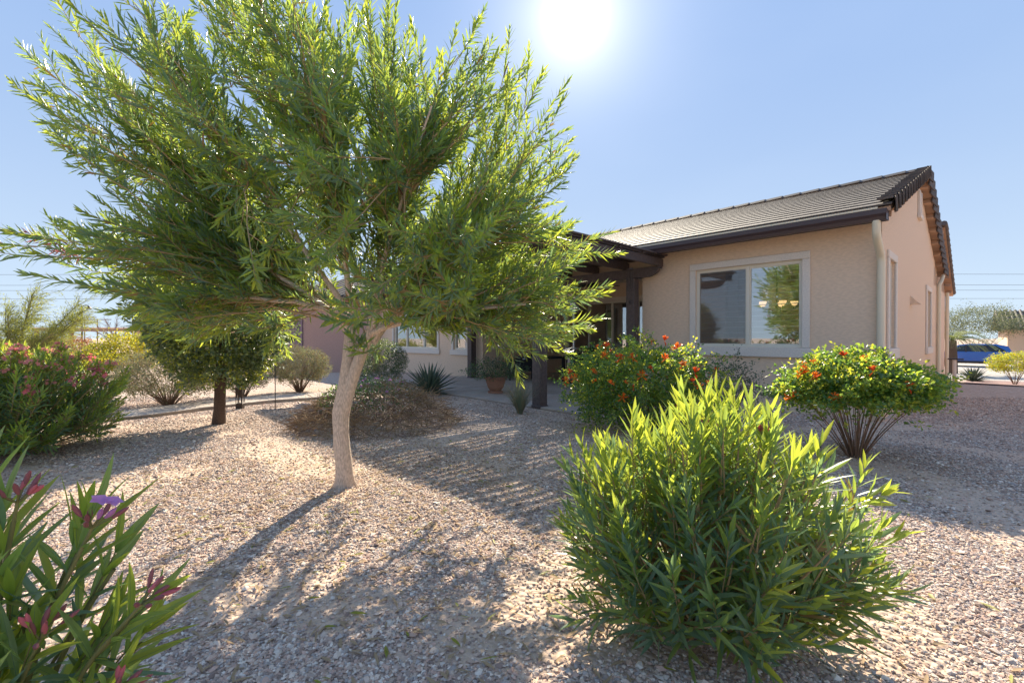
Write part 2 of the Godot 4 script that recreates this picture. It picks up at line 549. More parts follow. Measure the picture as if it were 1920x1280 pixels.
func paving() -> void:
	var b := MB.new()
	var n := path_line.size()
	for j in n - 1:
		var d0 := (path_line[mini(j + 1, n - 1)] - path_line[maxi(j - 1, 0)]).normalized()
		var d1 := (path_line[mini(j + 2, n - 1)] - path_line[j]).normalized()
		var s0 := Vector3(-d0.z, 0, d0.x) * 0.44
		var s1 := Vector3(-d1.z, 0, d1.x) * 0.44
		var y := Vector3.UP * 0.012
		b.quad(path_line[j] - s0 + y, path_line[j] + s0 + y, path_line[j + 1] + s1 + y, path_line[j + 1] - s1 + y)
	var sand := mat("joint_sand", lin(0.26, 0.20, 0.155), 0.95)
	var path := setting("path", commit([[b, sand]]))
	var stone := []
	for k in 4:
		var q := MB.new()
		q.bevel_box(Vector3(-0.5, -0.03, -0.5), Vector3(0.5, 0.03, 0.5), 0.008)
		stone.append(commit([[q, M["paver%d" % k]]]))
	var j := 3
	var row := 0
	while j < n - 6:
		var d := (path_line[j + 2] - path_line[j - 2]).normalized()
		var s := Vector3(-d.z, 0, d.x)
		var off := 0.0 if row % 2 == 0 else 0.5
		var at := -0.43
		var first := true
		while at < 0.42:
			var wd := 0.29 if not (first and off > 0.0) else 0.145
			wd = minf(wd, 0.43 - at)
			if wd > 0.05:
				var mid := path_line[j] + s * (at + wd * 0.5) + Vector3.UP * (0.006 + rng.randf_range(-0.003, 0.003))
				part("paver", stone[rng.randi() % 4], path, Transform3D(Basis(s * (wd - 0.008), Vector3.UP, d * -0.192 * -1.0).orthonormalized() * Basis.from_scale(Vector3(wd - 0.008, 1, 0.192)), mid))
			at += wd
			first = false
		j += 4
		row += 1
	# patio in front of and under the covered recess
	var pb := MB.new()
	pb.box(Vector3(3.3, -0.2, -3.0), Vector3(10.6, 0.012, -0.02))
	pb.box(Vector3(4.06, -0.2, -0.02), Vector3(9.46, 0.012, 3.69))
	var patio := setting("patio_pavement", commit([[pb, sand]]))
	patio.transform = H(0, 0, 0)
	for r in 10:
		for c in 24:
			var u := 3.3 + (c + 0.5) * 0.305 + (0.15 if r % 2 else 0.0)
			if u > 10.4: continue
			part("paver", stone[rng.randi() % 4], patio, Transform3D(Basis.from_scale(Vector3(0.297, 1, 0.29)), Vector3(u, 0.006 + rng.randf_range(-0.003, 0.003), -2.85 + r * 0.3)))
	var fl := MB.new()
	fl.box(Vector3(4.07, 0.012, 0.0), Vector3(9.45, 0.03, 3.68))
	pm("patio_floor", fl, M["paver0"], patio)

# ------------------------------------------------------------------ house
func wall_with_holes(b: MB, u0: float, u1: float, y0: float, y1: float, holes: Array, place: Callable) -> void:
	# wall of boxes from u0 to u1 around holes [u0, u1, y0, y1], sorted along u
	var at := u0
	for h in holes:
		place.call(b, at, h[0], y0, y1)
		place.call(b, h[0], h[1], y0, h[2])
		place.call(b, h[0], h[1], h[3], y1)
		at = h[1]
	place.call(b, at, u1, y0, y1)

func window(called: String, parent: Node, at: Transform3D, w: float, h: float, mullions: Array, grid := false, surround := true) -> Node3D:
	# in the plane z = 0 of its own axes, outside towards -z; x from 0 to w, y from 0 to h
	var o := Node3D.new()
	o.name = called
	parent.add_child(o, true)
	o.transform = at
	if surround:
		var t := MB.new()
		t.bevel_box(Vector3(-0.115, h, -0.035), Vector3(w + 0.115, h + 0.125, 0.0), 0.008)
		t.bevel_box(Vector3(-0.115, -0.003, -0.034), Vector3(0.002, h - 0.002, 0.0), 0.008)
		t.bevel_box(Vector3(w - 0.002, -0.003, -0.034), Vector3(w + 0.115, h - 0.002, 0.0), 0.008)
		pm("surround", t, M["trim"], o)
		var s := MB.new()
		s.bevel_box(Vector3(-0.17, -0.17, -0.06), Vector3(w + 0.17, -0.005, 0.0), 0.01)
		pm("sill", s, M["trim"], o)
	var f := MB.new()
	var z0 := 0.035
	var z1 := 0.095
	f.box(Vector3(0, 0, z0), Vector3(0.045, h, z1)); f.box(Vector3(w - 0.045, 0, z0), Vector3(w, h, z1))
	f.box(Vector3(0.045, 0, z0), Vector3(w - 0.045, 0.045, z1)); f.box(Vector3(0.045, h - 0.045, z0), Vector3(w - 0.045, h, z1))
	pm("frame", f, M["vinyl"], o)
	var edges := [0.045]
	for m in mullions:
		var q := MB.new()
		q.box(Vector3(m - 0.028, 0.045, z0 - 0.008), Vector3(m + 0.028, h - 0.045, z1 - 0.01))
		pm("mullion", q, M["vinyl"], o)
		edges.append(m - 0.028)
		edges.append(m + 0.028)
	edges.append(w - 0.045)
	for k in range(0, edges.size(), 2):
		var p := MB.new()
		var x0: float = edges[k]
		var x1: float = edges[k + 1]
		p.box(Vector3(x0, 0.045, 0.066), Vector3(x1, h - 0.045, 0.070))
		pm("pane", p, M["glass"], o)
		var sash := MB.new()
		for e in [[x0, x0 + 0.018, 0.045, h - 0.045], [x1 - 0.018, x1, 0.045, h - 0.045], [x0 + 0.018, x1 - 0.018, 0.045, 0.063], [x0 + 0.018, x1 - 0.018, h - 0.063, h - 0.045]]:
			sash.box(Vector3(e[0], e[2], 0.05), Vector3(e[1], e[3], 0.084))
		pm("sash", sash, M["vinyl"], o)
	return o

func roof_line(w: float) -> float:     # top of the roof deck over the back slope
	return 3.06 + 0.345 * (w + 0.42)

func make_house() -> void:
	var h := thing("stucco_house", "tan stucco house with brown tiled gable roof, wide sliding window and covered patio", "house", H(0, 0, 0))
	# back wall of the right block, with the wide window
	var WIN := [1.04, 2.87, 1.08, 2.57]
	var a := MB.new()
	var back := func(b: MB, u0: float, u1: float, y0: float, y1: float):
		if u1 - u0 > 0.001 and y1 - y0 > 0.001: b.box(Vector3(u0, y0, 0), Vector3(u1, y1, 0.2))
	wall_with_holes(a, 0.0, 4.05, -0.3, 3.14, [WIN], back)
	pm("wall", a, M["stucco"], h)
	# gable wall on the side
	a = MB.new()
	var side := func(b: MB, v0: float, v1: float, y0: float, y1: float):
		if v1 - v0 > 0.001 and y1 - y0 > 0.001: b.box(Vector3(0, y0, v0), Vector3(0.2, y1, v1))
	wall_with_holes(a, 0.2, 9.2, -0.3, 3.14, [[0.56, 1.24, 1.08, 2.52], [6.3, 7.3, 1.02, 2.42]], side)
	pm("wall", a, M["stucco"], h)
	a = MB.new()
	var pk := Vector3(0, roof_line(4.6) - 0.03, 4.6)
	var lo := Vector3(0, 3.14, 0.0)
	var hi := Vector3(0, 3.14, 9.2)
	var tk := Vector3(0.2, 0, 0)
	a.tri(lo, hi, pk) if (hi - lo).cross(pk - lo).x < 0 else a.tri(lo, pk, hi)
	a.tri(lo + tk, pk + tk, hi + tk)
	pm("gable_wall", a, M["stucco"], h)
	# recess and left block
	a = MB.new()
	a.box(Vector3(3.85, -0.3, 0.2), Vector3(4.05, 3.0, 3.9))
	pm("wall", a, M["stucco"], h)
	a = MB.new()
	var rear := func(b: MB, u0: float, u1: float, y0: float, y1: float):
		if u1 - u0 > 0.001 and y1 - y0 > 0.001: b.box(Vector3(u0, y0, 3.7), Vector3(u1, y1, 3.9))
	wall_with_holes(a, 4.05, 9.47, -0.3, 3.0, [[5.5, 9.26, 0.05, 2.44]], rear)
	pm("wall", a, M["stucco"], h)
	a = MB.new()
	var ret := func(b: MB, v0: float, v1: float, y0: float, y1: float):
		if v1 - v0 > 0.001 and y1 - y0 > 0.001: b.box(Vector3(9.47, y0, v0), Vector3(9.67, y1, v1))
	wall_with_holes(a, 0.2, 3.9, -0.3, 3.0, [[0.42, 1.12, 1.05, 2.44]], ret)
	pm("wall", a, M["stucco"], h)
	a = MB.new()
	wall_with_holes(a, 9.47, 17.0, -0.3, 3.14, [[10.3, 10.95, 0.86, 2.3], [11.9, 14.9, 0.86, 2.3]], back)
	pm("wall", a, M["stucco"], h)
	a = MB.new()
	a.box(Vector3(16.8, -0.3, 0.2), Vector3(17.0, 3.14, 9.2))
	a.box(Vector3(0.2, -0.3, 9.0), Vector3(16.8, 3.14, 9.2))
	pm("wall", a, M["stucco"], h)
	a = MB.new()
	a.box(Vector3(4.05, 2.66, 0.0), Vector3(9.47, 3.0, 0.28))
	pm("beam", a, M["stucco"], h)
	a = MB.new()
	a.box(Vector3(0.2, 3.0, 0.2), Vector3(16.8, 3.06, 8.98))
	pm("ceiling", a, M["trim"], h)
	a = MB.new()     # rooms inside
	for q in [["interior_floor", Vector3(0.2, -0.02, 0.2), Vector3(3.85, 0.0, 4.6), "room"], ["interior_wall", Vector3(0.2, 0.0, 4.6), Vector3(3.85, 3.0, 4.68), "room"], ["interior_wall", Vector3(9.67, 0.0, 4.2), Vector3(16.8, 3.0, 4.28), "room"],
			["interior_wall", Vector3(3.85, 0.0, 6.6), Vector3(9.67, 3.0, 6.68), "room"], ["interior_wall", Vector3(3.78, 0.0, 3.9), Vector3(3.85, 3.0, 4.6), "room"], ["interior_floor", Vector3(3.85, -0.02, 3.9), Vector3(9.67, 0.0, 6.6), "room"]]:
		a = MB.new()
		a.box(q[1], q[2])
		pm(q[0], a, M[q[3]], h)
	# windows
	var wide := window("window", h, Transform3D(Basis.IDENTITY, Vector3(WIN[0], WIN[2], 0)), WIN[1] - WIN[0], WIN[3] - WIN[2], [0.875])
	a = MB.new()
	a.box(Vector3(0.92, 0.06, 0.044), Vector3(1.77, 1.43, 0.046))
	pm("insect_screen", a, M["screen"], wide)
	var turned := Basis(Vector3(0, 0, 1), Vector3.UP, Vector3(-1, 0, 0))       # own x along +v, outside towards -u ... seen from the side yard
	turned = Basis(Vector3(0, 0, -1), Vector3.UP, Vector3(1, 0, 0))
	window("window", h, Transform3D(turned, Vector3(0, 1.08, 1.24)), 0.68, 1.44, [])
	window("window", h, Transform3D(turned, Vector3(0, 1.02, 7.3)), 1.0, 1.4, [])
	window("window", h, Transform3D(Basis.IDENTITY, Vector3(10.3, 0.86, 0)), 0.65, 1.44, [])
	window("window", h, Transform3D(Basis.IDENTITY, Vector3(11.9, 0.86, 0)), 3.0, 1.44, [0.9, 2.1])
	window("window", h, Transform3D(turned, Vector3(9.47, 1.05, 1.12)), 0.7, 1.39, [])
	var door := window("sliding_door", h, Transform3D(Basis.IDENTITY, Vector3(5.5, 0.05, 3.7)), 3.76, 2.39, [0.94, 1.88, 2.82], false, false)
	var hd := MB.new()
	hd.bevel_box(Vector3(0.985, 0.9, 0.01), Vector3(1.0, 1.2, 0.03), 0.004)
	pm("handle", hd, M["steel"], door)
	a = MB.new()
	a.bevel_box(Vector3(5.38, 0.05, 3.665), Vector3(5.5, 2.56, 3.7), 0.006); a.bevel_box(Vector3(9.26, 0.05, 3.665), Vector3(9.38, 2.56, 3.7), 0.006); a.bevel_box(Vector3(5.5, 2.44, 3.666), Vector3(9.26, 2.56, 3.7), 0.006)
	pm("door_surround", a, M["trim"], h)
	# roof deck, soffits, fascia
	var R := func(u: float, w: float, up: float) -> Vector3: return Vector3(u, (roof_line(w) if w <= 4.6 else roof_line(9.2 - w)) + up, w)
	a = MB.new()
	for sgn in [0, 1]:
		var w0 := -0.42 if sgn == 0 else 9.62
		var p: Array = [R.call(-0.15, w0, 0.0), R.call(17.2, w0, 0.0), R.call(17.2, 4.6, 0.0), R.call(-0.15, 4.6, 0.0)]
		var q: Array = []
		for e in p: q.append(e + Vector3(0, 0.07, 0))
		if sgn == 0:
			a.quad(p[0], p[1], p[2], p[3]); a.quad(q[3], q[2], q[1], q[0])
			a.quad(p[3], q[3], q[0], p[0]); a.quad(p[0], q[0], q[1], p[1])
		else:
			a.quad(p[3], p[2], p[1], p[0]); a.quad(q[0], q[1], q[2], q[3])
			a.quad(p[0], q[0], q[3], p[3]); a.quad(p[1], q[1], q[0], p[0])
	var roof := pm("roof", a, M["soffit"], h)
	# lookout blocks under the verge
	for k in 16:
		var w := -0.2 + k * 0.64
		var b := MB.new()
		var y := roof_line(w) if w <= 4.6 else roof_line(9.2 - w)
		var sl := 0.345 if w <= 4.6 else -0.345
		b.box(Vector3(-0.13, -0.11, -0.045), Vector3(0.0, -0.002, 0.045), Transform3D(Basis(Vector3.RIGHT, -atan(sl)), Vector3(0, y, w)))
		pm("lookout", b, M["soffit"], roof)
	# field tiles of the back slope
	var tile := []
	for k in 4:
		var t := MB.new()
		t.box(Vector3(-0.163, 0.0, -0.23), Vector3(0.163, 0.026, 0.23))
		tile.append(commit([[t, M["tile%d" % k]]]))
	var rest := [MB.new(), MB.new(), MB.new(), MB.new()]
	var course := 0.355
	var pitch := atan(0.345)
	var cs := cos(pitch)
	var single := 0
	for r in 15:
		var w := -0.40 + (r + 0.5) * course * cs
		for c in 53:
			var u := 0.0 + c * 0.329 + (0.164 if r % 2 else 0.0)
			if u > 17.0: continue
			var t := Transform3D(Basis(Vector3.RIGHT, -pitch + 0.05) * Basis(Vector3.UP, rng.randf_range(-0.006, 0.006)), Vector3(u, roof_line(w) + 0.083, w))
			var kind := rng.randi() % 4
			if c < 20 and single < 300:
				part("roof_tile", tile[kind], roof, t)
				single += 1
			else:
				rest[kind].box(Vector3(-0.163, 0.0, -0.23), Vector3(0.163, 0.026, 0.23), t)
	var more := part("roof_tiles", commit([[rest[0], M["tile0"]], [rest[1], M["tile1"]], [rest[2], M["tile2"]], [rest[3], M["tile3"]]]), roof)
	more.set_meta("kind", "stuff")
	# verge tiles on the gable, both slopes
	for sgn in [0, 1]:
		for k in 15:
			var w := -0.40 + (k + 0.5) * course * cs
			var t := MB.new()
			t.box(Vector3(-0.175, 0.045, -0.215), Vector3(-0.0, 0.075, 0.215))
			t.box(Vector3(-0.20, -0.15, -0.215), Vector3(-0.175, 0.075, 0.205), Transform3D(Basis(Vector3.UP, 0.16 if sgn == 0 else -0.16), Vector3(0.0, 0, 0)))
			var tf := Transform3D(Basis(Vector3.RIGHT, -pitch + 0.15), Vector3(0, roof_line(w) + 0.10, w))
			if sgn == 1: tf = Transform3D(Basis(Vector3.RIGHT, pitch - 0.15), Vector3(0, roof_line(w) + 0.10, 9.2 - w))
			pm("verge_tile", t, M["tile%d" % (rng.randi() % 4)], roof, tf)
	# ridge caps
	for k in 42:
		var t := MB.new()
		var prof := [Vector2(-0.15, -0.075), Vector2(-0.05, 0.0), Vector2(0.05, 0.0), Vector2(0.15, -0.075)]
		for e in 3:
			var p: Vector2 = prof[e]
			var q: Vector2 = prof[e + 1]
			t.quad(Vector3(0, p.y, p.x), Vector3(0, q.y, q.x), Vector3(0.44, q.y - 0.015, q.x), Vector3(0.44, p.y - 0.015, p.x))
			t.quad(Vector3(0, p.y - 0.03, p.x), Vector3(0, q.y - 0.03, q.x), Vector3(0, q.y, q.x), Vector3(0, p.y, p.x))
		pm("ridge_tile", t, M["tile%d" % (rng.randi() % 4)], roof, Transform3D(Basis.IDENTITY, Vector3(-0.20 + k * 0.41, roof_line(4.6) + 0.175, 4.6)))
	# eave: pale closure strip, fascia, gutter
	a = MB.new()
	a.box(Vector3(-0.02, roof_line(-0.42) + 0.030, -0.532), Vector3(17.2, roof_line(-0.42) + 0.058, -0.49))
	pm("eave_strip", a, M["cream"], roof)
	a = MB.new()
	a.box(Vector3(-0.13, roof_line(-0.42) - 0.14, -0.42), Vector3(17.2, roof_line(-0.42) - 0.002, -0.395))
	pm("fascia", a, M["gutter"], roof)
	a = MB.new()
	var gy := roof_line(-0.42) - 0.135
	var gp := [Vector2(-0.425, gy), Vector2(-0.50, gy), Vector2(-0.515, gy + 0.05), Vector2(-0.545, gy + 0.09), Vector2(-0.545, gy + 0.155), Vector2(-0.537, gy + 0.155), Vector2(-0.537, gy + 0.095), Vector2(-0.508, gy + 0.052), Vector2(-0.494, gy + 0.008), Vector2(-0.425, gy + 0.008)]
	for e in gp.size() - 1:
		var p: Vector2 = gp[e]
		var q: Vector2 = gp[e + 1]
		a.quad(Vector3(-0.12, p.y, p.x), Vector3(17.2, p.y, p.x), Vector3(17.2, q.y, q.x), Vector3(-0.12, q.y, q.x))
	a.box(Vector3(-0.123, gy, -0.545), Vector3(-0.119, gy + 0.155, -0.425))
	pm("gutter", a, M["gutter"], h)
	# downspouts
	a = MB.new()
	a.tube(PackedVector3Array([Vector3(0.0, gy + 0.01, -0.47), Vector3(0.0, gy - 0.14, -0.465), Vector3(0.0, gy - 0.24, -0.40), Vector3(0.0, gy - 0.42, -0.12), Vector3(0.0, gy - 0.55, -0.058), Vector3(0.0, 0.12, -0.058), Vector3(0.0, 0.05, -0.16)]), PackedFloat32Array([0.052, 0.052, 0.052, 0.052, 0.052, 0.052, 0.052]), 8)
	pm("downspout", a, M["cream"], h)
	a = MB.new()
	a.tube(PackedVector3Array([Vector3(-0.12, 3.05, 9.35), Vector3(-0.1, 2.9, 9.2), Vector3(-0.06, 2.75, 9.02), Vector3(-0.06, 0.14, 9.02), Vector3(-0.22, 0.06, 9.02)]), PackedFloat32Array([0.05, 0.05, 0.05, 0.05, 0.05]), 8)
	pm("downspout", a, M["cream"], h)
	# small wall hoods
	a = MB.new()
	a.tri(Vector3(-0.16, 1.92, 3.3), Vector3(0, 1.92, 3.3), Vector3(0, 2.1, 3.3)); a.tri(Vector3(-0.16, 1.92, 3.5), Vector3(0, 2.1, 3.5), Vector3(0, 1.92, 3.5))
	a.quad(Vector3(-0.16, 1.92, 3.3), Vector3(0, 2.1, 3.3), Vector3(0, 2.1, 3.5), Vector3(-0.16, 1.92, 3.5)); a.quad(Vector3(-0.16, 1.92, 3.3), Vector3(-0.16, 1.92, 3.5), Vector3(0, 1.92, 3.5), Vector3(0, 1.92, 3.3))
	pm("vent_hood", a, M["stucco"], h)
	a = MB.new()
	a.bevel_box(Vector3(-0.05, 3.95, 4.42), Vector3(0.0, 4.45, 4.50), 0.008); a.bevel_box(Vector3(-0.05, 3.95, 4.70), Vector3(0.0, 4.45, 4.78), 0.008)
	a.bevel_box(Vector3(-0.07, 3.85, 4.38), Vector3(0.0, 3.95, 4.82), 0.01)
	pm("gable_vent", a, M["trim"], h)
	# the front wing beyond, with its own gable
	a = MB.new()
	a.box(Vector3(0.0, -0.6, 9.2), Vector3(7.0, 2.72, 12.3))
	a.tri(Vector3(0, 2.72, 12.3), Vector3(0, 2.72, 8.2), Vector3(0, 4.4, 8.9))
	a.tri(Vector3(0, 2.72, 8.2), Vector3(0, 2.72, 12.3), Vector3(0, 4.4, 8.9))
	pm("wing_wall", a, M["stucco"], h)
	a = MB.new()
	a.quad(Vector3(-0.18, 2.66, 12.7), Vector3(-0.18, 4.36, 8.9), Vector3(7, 4.36, 8.9), Vector3(7, 2.66, 12.7)); a.quad(Vector3(-0.18, 2.73, 12.7), Vector3(7, 2.73, 12.7), Vector3(7, 4.43, 8.9), Vector3(-0.18, 4.43, 8.9))
	a.quad(Vector3(-0.18, 2.66, 12.7), Vector3(-0.18, 2.73, 12.7), Vector3(-0.18, 4.43, 8.9), Vector3(-0.18, 4.36, 8.9)); a.quad(Vector3(-0.18, 2.66, 12.7), Vector3(7, 2.66, 12.7), Vector3(7, 2.73, 12.7), Vector3(-0.18, 2.73, 12.7))
	var wr := pm("wing_roof", a, M["soffit"], h)
	for k in 14:
		var f := (k + 0.5) / 14.0
		var t := MB.new()
		t.tube(PackedVector3Array([Vector3(-0.16, 0, -0.2), Vector3(-0.16, 0, 0.2)]), PackedFloat32Array([0.075, 0.09]), 8)
		pm("verge_tile", t, M["tile%d" % (k % 4)], wr, Transform3D(Basis(Vector3.RIGHT, 0.334), Vector3(0, lerpf(4.47, 2.78, f), lerpf(8.9, 12.7, f))))
	for k in 8:
		var b := MB.new()
		var f := (k + 0.3) / 8.0
		b.box(Vector3(-0.15, -0.1, -0.045), Vector3(-0.01, -0.004, 0.045), Transform3D(Basis(Vector3.RIGHT, 0.334), Vector3(0, lerpf(4.36, 2.66, f), lerpf(8.9, 12.7, f))))
		pm("lookout", b, M["soffit"], wr)
	a = MB.new()
	a.tube(PackedVector3Array([Vector3(-0.06, 2.75, 12.2), Vector3(-0.06, -0.3, 12.2)]), PackedFloat32Array([0.05, 0.05]), 8)
	pm("downspout", a, M["cream"], h)

	# blind behind the wide window: each slat a part
	var bl := thing("window_blind", "open white slatted blind hanging behind the wide sliding window", "blind", H(1.06, 1.10, 0.16))
	var slat := MB.new()
	slat.box(Vector3(0, -0.0025, 0.0), Vector3(1.78, 0.0025, 0.05))
	var slat_mesh := commit([[slat, M["blind"]]])
	for k in 14:
		part("slat", slat_mesh, bl, Transform3D(Basis(Vector3.RIGHT, 0.10), Vector3(0.005, 0.05 + k * 0.1, 0.0)))
	a = MB.new()
	a.bevel_box(Vector3(0, 1.40, -0.005), Vector3(1.79, 1.455, 0.055), 0.006)
	pm("head_rail", a, M["blind"], bl)
	# chandelier in the room
	var ch := thing("chandelier", "five-armed chandelier with warm glowing shades inside the dining room window", "chandelier", H(2.0, 1.95, 1.9))
	a = MB.new()
	a.tube(PackedVector3Array([Vector3(0, 1.08, 0), Vector3(0, -0.1, 0)]), PackedFloat32Array([0.012, 0.02]), 8)
	pm("stem", a, M["bronze"], ch)
	for k in 5:
		var an := TAU * k / 5.0 + 0.3
		var e := Vector3(cos(an), 0, sin(an))
		a = MB.new()
		a.tube(PackedVector3Array([Vector3(0, -0.08, 0), e * 0.15 + Vector3(0, -0.16, 0), e * 0.3 + Vector3(0, -0.12, 0), e * 0.32 + Vector3(0, -0.04, 0)]), PackedFloat32Array([0.012, 0.01, 0.01, 0.012]), 6)
		pm("arm", a, M["bronze"], ch)
		a = MB.new()
		a.lathe([Vector2(0.02, -0.03), Vector2(0.05, -0.01), Vector2(0.068, 0.03), Vector2(0.072, 0.06)], 14, e * 0.32)
		pm("lamp_shade", a, M["lamp_glow"], ch)
	var ol := OmniLight3D.new()
	ol.name = "chandelier_light"
	ol.light_color = Color(1.0, 0.8, 0.55)
	ol.light_energy = 0.06
	ol.light_size = 0.3
	ol.omni_range = 8.0
	ol.omni_attenuation = 2.0
	ol.shadow_enabled = true
	ch.add_child(ol)
	ol.position = Vector3(0, 0.16, 0)

func make_pergola() -> void:
	var p := thing("pergola", "dark brown timber pergola on square posts before the covered patio", "pergola", H(0, 0, 0))
	for q in [[4.17, -0.20], [4.36, -2.90], [9.75, -0.20]]:
		var b := MB.new()
		b.bevel_box(Vector3(q[0] - 0.1, 0.0, q[1] - 0.1), Vector3(q[0] + 0.1, 2.52, q[1] + 0.1), 0.012)
		b.bevel_box(Vector3(q[0] - 0.11, 0.0, q[1] - 0.11), Vector3(q[0] + 0.11, 0.06, q[1] + 0.11), 0.01)
		pm("post", b, M["pergola"], p)
	for w in [-0.20, -2.90]:
		var b := MB.new()       # beam with an ogee-cut end
		var u1 := 10.2
		var prof := [Vector2(u1, 2.52), Vector2(u1, 2.72), Vector2(3.50, 2.72), Vector2(3.50, 2.68), Vector2(3.54, 2.67), Vector2(3.57, 2.62), Vector2(3.63, 2.57), Vector2(3.72, 2.53), Vector2(3.80, 2.52)]
		var t := 0.045
		for e in prof.size():
			var a: Vector2 = prof[e]
			var c: Vector2 = prof[(e + 1) % prof.size()]
			b.quad(Vector3(a.x, a.y, w - t), Vector3(a.x, a.y, w + t), Vector3(c.x, c.y, w + t), Vector3(c.x, c.y, w - t))
		for e in range(1, prof.size() - 1):
			var a: Vector2 = prof[0]
			var c: Vector2 = prof[e]
			var d: Vector2 = prof[e + 1]
			b.tri(Vector3(a.x, a.y, w + t), Vector3(c.x, c.y, w + t), Vector3(d.x, d.y, w + t))
			b.tri(Vector3(a.x, a.y, w - t), Vector3(d.x, d.y, w - t), Vector3(c.x, c.y, w - t))
		pm("beam", b, M["pergola"], p)
	for k in 9:
		var u := 3.56 + k * 0.80
		var b := MB.new()
		b.bevel_box(Vector3(u - 0.03, 2.722, -3.38), Vector3(u + 0.03, 2.88, -0.06), 0.006)
		pm("rafter", b, M["pergola"], p)
	for k in 5:
		var w := -3.30 + k * 0.79
		var b := MB.new()
		b.bevel_box(Vector3(3.46, 2.882, w - 0.02), Vector3(10.2, 2.922, w + 0.02), 0.004)
		pm("purlin", b, M["pergola"], p)
	for k in 52:
		var u := 3.48 + k * 0.13
		var b := MB.new()
		b.bevel_box(Vector3(u - 0.045, 2.924, -3.42), Vector3(u + 0.045, 2.955, -0.06), 0.004)
		pm("slat", b, M["pergola"], p)
	# wind chime under the beam end
	var c := thing("wind_chime", "small wind chime hanging from the pergola beam beside the wide window", "wind chime", H(3.6, 2.55, -1.2))
	var b := MB.new()
	b.tube(PackedVector3Array([Vector3(0, 0.18, 0), Vector3(0, 0.02, 0)]), PackedFloat32Array([0.002, 0.002]), 4)
	b.lathe([Vector2(0.0, 0.0), Vector2(0.06, 0.0), Vector2(0.06, 0.02), Vector2(0.0, 0.02)], 12)
	pm("top_disc", b, M["bronze"], c)
	for k in 5:
		b = MB.new()
		var a := TAU * k / 5.0
		b.tube(PackedVector3Array([Vector3(cos(a) * 0.05, -0.04, sin(a) * 0.05), Vector3(cos(a) * 0.05, -0.30 - k * 0.03, sin(a) * 0.05)]), PackedFloat32Array([0.008, 0.008]), 6)
		pm("chime_tube", b, M["bronze"], c)
	b = MB.new()
	b.tube(PackedVector3Array([Vector3(0, 0.0, 0), Vector3(0, -0.6, 0)]), PackedFloat32Array([0.002, 0.002]), 4)
	b.lathe([Vector2(0.0, -0.66), Vector2(0.03, -0.64), Vector2(0.03, -0.6), Vector2(0.0, -0.58)], 8)
	pm("sail", b, M["bronze"], c)

